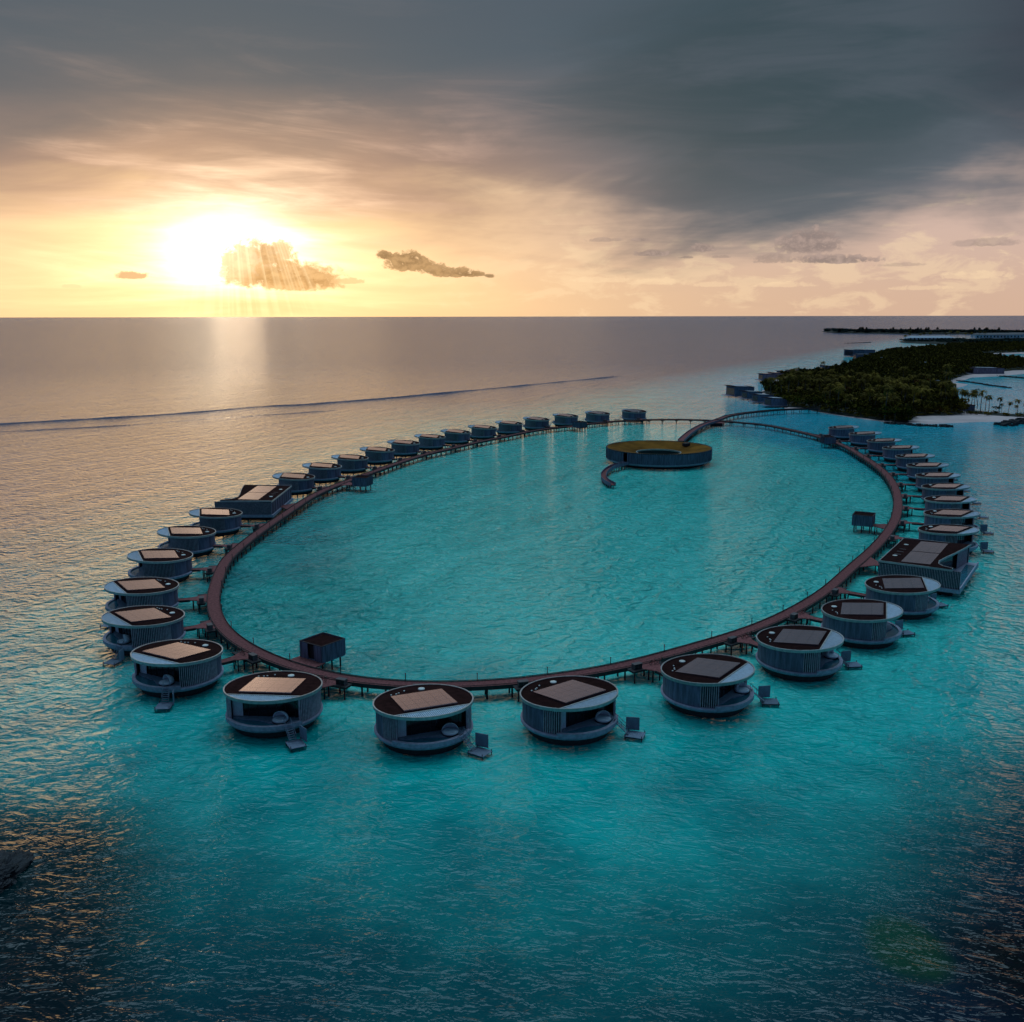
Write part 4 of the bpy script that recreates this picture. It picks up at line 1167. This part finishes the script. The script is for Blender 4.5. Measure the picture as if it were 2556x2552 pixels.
def scatter(name, pts, label, matn, hr, rr, nleaf, leaf, seed, cone=False):
    """one object: a far wood, many leaf clumps"""
    rg = np.random.default_rng(seed); T = []
    for k in range(6):
        m = MB(); r_ = random.Random(seed+k)
        if cone:
            for i in range(nleaf):
                f = r_.random()**.8; a = r_.uniform(0, 6.28); w = (1-f)*.42*r_.uniform(.3, 1)
                p = Vector((w*math.cos(a), w*math.sin(a), .12+.88*f)); q = Vector((math.cos(a), math.sin(a), r_.uniform(-.2, .5)))*leaf
                s = Vector((-q.y, q.x, .3*leaf)); m.add([p-q, p+s, p+q, p-s], [(0, 1, 2, 3)])
        else: crown_mb(m, (0, 0, .62), .5, .36, nleaf, leaf, r_, 4)
        T.append(np.array(m.v, np.float32))
    V = []
    for i, (x_, y_, z_) in enumerate(pts):
        t = T[i % 6]; h = rg.uniform(*hr); w = rg.uniform(*rr)*2; a = rg.uniform(0, 6.28); c_, s_ = math.cos(a), math.sin(a)
        P = np.empty_like(t); P[:, 0] = (t[:, 0]*c_-t[:, 1]*s_)*w+x_; P[:, 1] = (t[:, 0]*s_+t[:, 1]*c_)*w+y_; P[:, 2] = t[:, 2]*h+z_; V.append(P)
    V = np.concatenate(V); n = len(V)
    me = bpy.data.meshes.new(name); me.vertices.add(n); me.vertices.foreach_set('co', V.ravel())
    me.loops.add(n); me.loops.foreach_set('vertex_index', np.arange(n, dtype=np.int32))
    me.polygons.add(n//4); me.polygons.foreach_set('loop_start', np.arange(0, n, 4, dtype=np.int32)); me.polygons.foreach_set('loop_total', np.full(n//4, 4, np.int32))
    me.materials.append(M[matn]); me.update(); me.validate()
    o = bpy.data.objects.new(name, me); COL.objects.link(o); tag(o, label, 'wood', kind='stuff'); return o
far_y = near[-1][1]
scatter('wood', [(c[0], c[1], .8) for k_, c in enumerate(rest_) if c[1] > far_y-40 or k_ % 3 == 0], 'dark mixed wood covering the island behind the nearest trees', 'leaf', (7, 11.5), (3.2, 5.2), 70, .13, 5)
und = []
while len(und) < 2500:
    xv, yv = rt.uniform(min(xs), max(xs)), min(ys)+(max(ys)-min(ys))*rt.random()**2.6
    if vis(xv, yv) and inside(xv, yv, soilQ): und.append((xv, yv, .8))
scatter('undergrowth', und, 'dark undergrowth under the island trees', 'leaf', (1.5, 3.2), (1.8, 3.2), 45, .16, 15)
def pxpts(a, b, n, jy, rg):
    out = []
    for _ in range(n):
        f = rg.random(); zx = a[0]+(b[0]-a[0])*f; zy = a[1]+(b[1]-a[1])*f+rg.uniform(-jy, jy); p = G(*Z8(zx, zy)); out.append((p.x, p.y, 1.0))
    return out
rg = random.Random(77)
fw = pxpts((705,124), (725,126), 14, 1.5, rg)+pxpts((745,126), (1300,132), 260, 3.5, rg)+pxpts((1300,133), (1600,134), 110, 2.5, rg)+pxpts((1590,134), (1760,134), 150, 2.5, rg)+pxpts((1760,137), (2050,139), 120, 2, rg)
scatter('far_wood', fw, 'low dark line of trees on the far island at the horizon', 'farleaf', (8, 17), (9, 16), 70, .13, 25)
fc = pxpts((745,128), (1450,134), 26, 2, rg)+pxpts((1600,134), (1780,134), 10, 2, rg)
scatter('casuarinas', fc, 'spiky casuarina trees standing out of the far island wood', 'farleaf', (13, 22), (11, 16), 120, .12, 35, True)
fm = pxpts((1170,184), (1400,186), 40, 2, rg)+pxpts((1400,184), (2080,186), 330, 8, rg)
scatter('shore_trees', fm, 'band of trees along the far shore behind the island', 'farleaf', (4, 8), (7, 12), 70, .13, 45)
# palms on the breakwater of the far shore
for i, (zx, zy) in enumerate([(1196,180),(1212,176),(1222,172),(1290,172),(1310,172),(1352,170),(1440,168),(1475,168),(1520,167),(1570,166),(1610,166),(1650,166),(1690,166)]):
    p = G(*Z8(zx, zy)); o = bpy.data.objects.new('palm_tree', PM[i % 5]); COL.objects.link(o); o.location = (p.x, p.y, 1.2); o.scale = (2.0, 2.0, 1.5+.5*(i % 3)/2); o.rotation_euler[2] = i*1.3
    tag(o, 'tiny palm on the pale far shore, %s from the left' % ORD[i], 'palm tree', 'palms on the far shore')

# ---------------------------------------------------------------- island buildings
def shore_villa(pxc, w, d, h, rz, label, z0=1.6, wing=True, group='shore villas of the island', swoop=False, roofm='pale', name='shore_villa'):
    p = G(*pxc); r = empty(name, (p.x, p.y, 0), rz); tag(r, label, 'villa' if name == 'shore_villa' else 'building', group)
    b = MB(); b.box((0, 0, z0-.35), (w+1.0, d+.6, .7)); b.build('base', M['base'], r)
    m = MB(); m.prism([(-w/2, -d/2), (w/2, -d/2), (w/2, d/2), (-w/2, d/2)], z0, lambda x, y: z0+h-.3+(x/w)*-.6); m.build('wall', M['wall'], r)
    f = MB(); f.prism([(-w/2-(2.2 if wing else .3), -d/2-.2), (w/2+.2, -d/2-.2), (w/2+.2, d/2+.2), (-w/2-(2.2 if wing else .3), d/2+.2)], lambda x, y: z0+h-.28+(x/w)*-.6, lambda x, y: z0+h+.02+(x/w)*-.6); ro = f.build('roof', M['roof'], r)
    s = MB(); s.prism([(-w*.36, -d*.36), (w*.30, -d*.36), (w*.30, d*.36), (-w*.36, d*.36)], lambda x, y: z0+h+.03+(x/w)*-.6, lambda x, y: z0+h+.16+(x/w)*-.6); s.build('solar_panel' if roofm == 'solar' else 'roof_panel', M[roofm], ro)
    g = MB(); g.box((-w/2-.04, 0, z0+h*.42), (.12, d*.8, h*.7)); g.build('glass_front', M['glass'], r)
    q = MB(); q.box((-w/2-2.2, 0, z0-.2), (3.6, d*.8, .5)); q.build('terrace', M['base'], r)
    if z0 > 1.3:
        for x in (-w*.4, w*.4):
            for y in (-d*.4, d*.4):
                k = MB(); k.tube((x, y, -1), (x, y, z0-.5), .25); k.build('stilt', M['pile'], r)
    return r
shore_villa(Z9(770,1170), 13, 11, 5.2, .25, 'grey shore villa nearest to the island bridge, last of the lower row', group='lower row of shore villas')
shore_villa(Z9(610,1122), 13, 10, 5.2, .25, 'grey shore villa third in the lower row from its left end', group='lower row of shore villas')
shore_villa(Z9(475,1080), 13, 10, 5.2, .25, 'grey shore villa second in the lower row, beside the large one', group='lower row of shore villas')
shore_villa(Z9(330,1045), 17, 18, 7.5, .2, 'largest shore villa with big pale roof at the left end of the lower row', group='lower row of shore villas', roofm='pale')
for i, (a, b) in enumerate(((660,850),(775,835),(880,815),(1000,800),(1110,785))):
    shore_villa(Z9(a, b), 13, 12, 6, .15, 'grey shore villa in the upper row, %s from the left' % ORD[i], group='upper row of shore villas', roofm='solar')
shore_villa(Z9(1740,548), 20, 26, 9.5, .3, 'farthest shore villa with pale end wall, at the sea edge of the wood', group='far shore villas')
shore_villa(Z9(1870,535), 24, 24, 8.5, .3, 'far shore villa half hidden by trees beside the farthest one', group='far shore villas')
HS = [(930,298,26,12,8,'pale open pavilion with columns among the trees at the far left of the wood'),
      (1060,312,40,14,6,'long grey roofed house beside the pale pavilion'),
      (1310,350,16,10,7,'small house with light blue roof in the middle of the wood'),
      (1410,482,10,8,7,'small hut with pale roof near the right edge of the wood'),
      (990,552,7,7,7,'small pale gabled hut under a rusty tree in the wood'),
      (900,600,20,8,4.6,'low dark house with a thin pale roof edge near the front shore'),
      (1130,642,14,8,4.6,'low grey house at the front shore beside the white beach'),
      (1190,565,20,8,4.5,'low grey roofed house in the wood above the front shore'),
      (1540,618,15,9,4.2,'dark flat house at the left end of the sand spit'),
      (1690,385,36,16,6.5,'low wide dark building with a light roof on the headland at right'),
      (695,385,10,9,9,'white gabled house on the left slope of the wood')]
for zx, zy, w, d, h, lb in HS:
    shore_villa(Z8(zx, zy), w, d, h, PI/2 if False else 0.05, lb, z0=1.2, wing=False, group='houses on the island', name='island_house')
wh = []
for i, (zx, zy, w) in enumerate(((1340,178,120),(1690,163,70),(1740,163,60),(1790,162,60),(1840,162,55),(1900,160,70),(1950,160,60))):
    p = G(*Z8(zx, zy)); r = empty('far_house', (p.x, p.y, 1.2))
    tag(r, 'long blue walled building on the far shore' if i == 0 else 'white far shore house with pinkish roof, %s from the left' % ORD[i-1], 'building', 'houses on the far shore')
    m = MB(); m.box((0, 0, 3.5 if i == 0 else 5), (w, 30, 7 if i == 0 else 10)); m.build('wall', M['louvre'] if i == 0 else M['white'], r)
    m = MB(); zt = 7 if i == 0 else 10
    m.add([(-w/2-2, -17, zt), (w/2+2, -17, zt), (w/2+2, 17, zt), (-w/2-2, 17, zt), (-w/2+8, 0, zt+5), (w/2-8, 0, zt+5)], [(0, 1, 5, 4), (2, 3, 4, 5), (1, 2, 5), (3, 0, 4), (3, 2, 1, 0)])
    m.build('roof', M['box'] if i else M['pale'], r)
    for k in range(int(w/10)):
        q = MB(); q.box((-w/2+6+k*10, -15.1, 4.5), (4, .4, 5)); q.build('window', M['glass'], r)
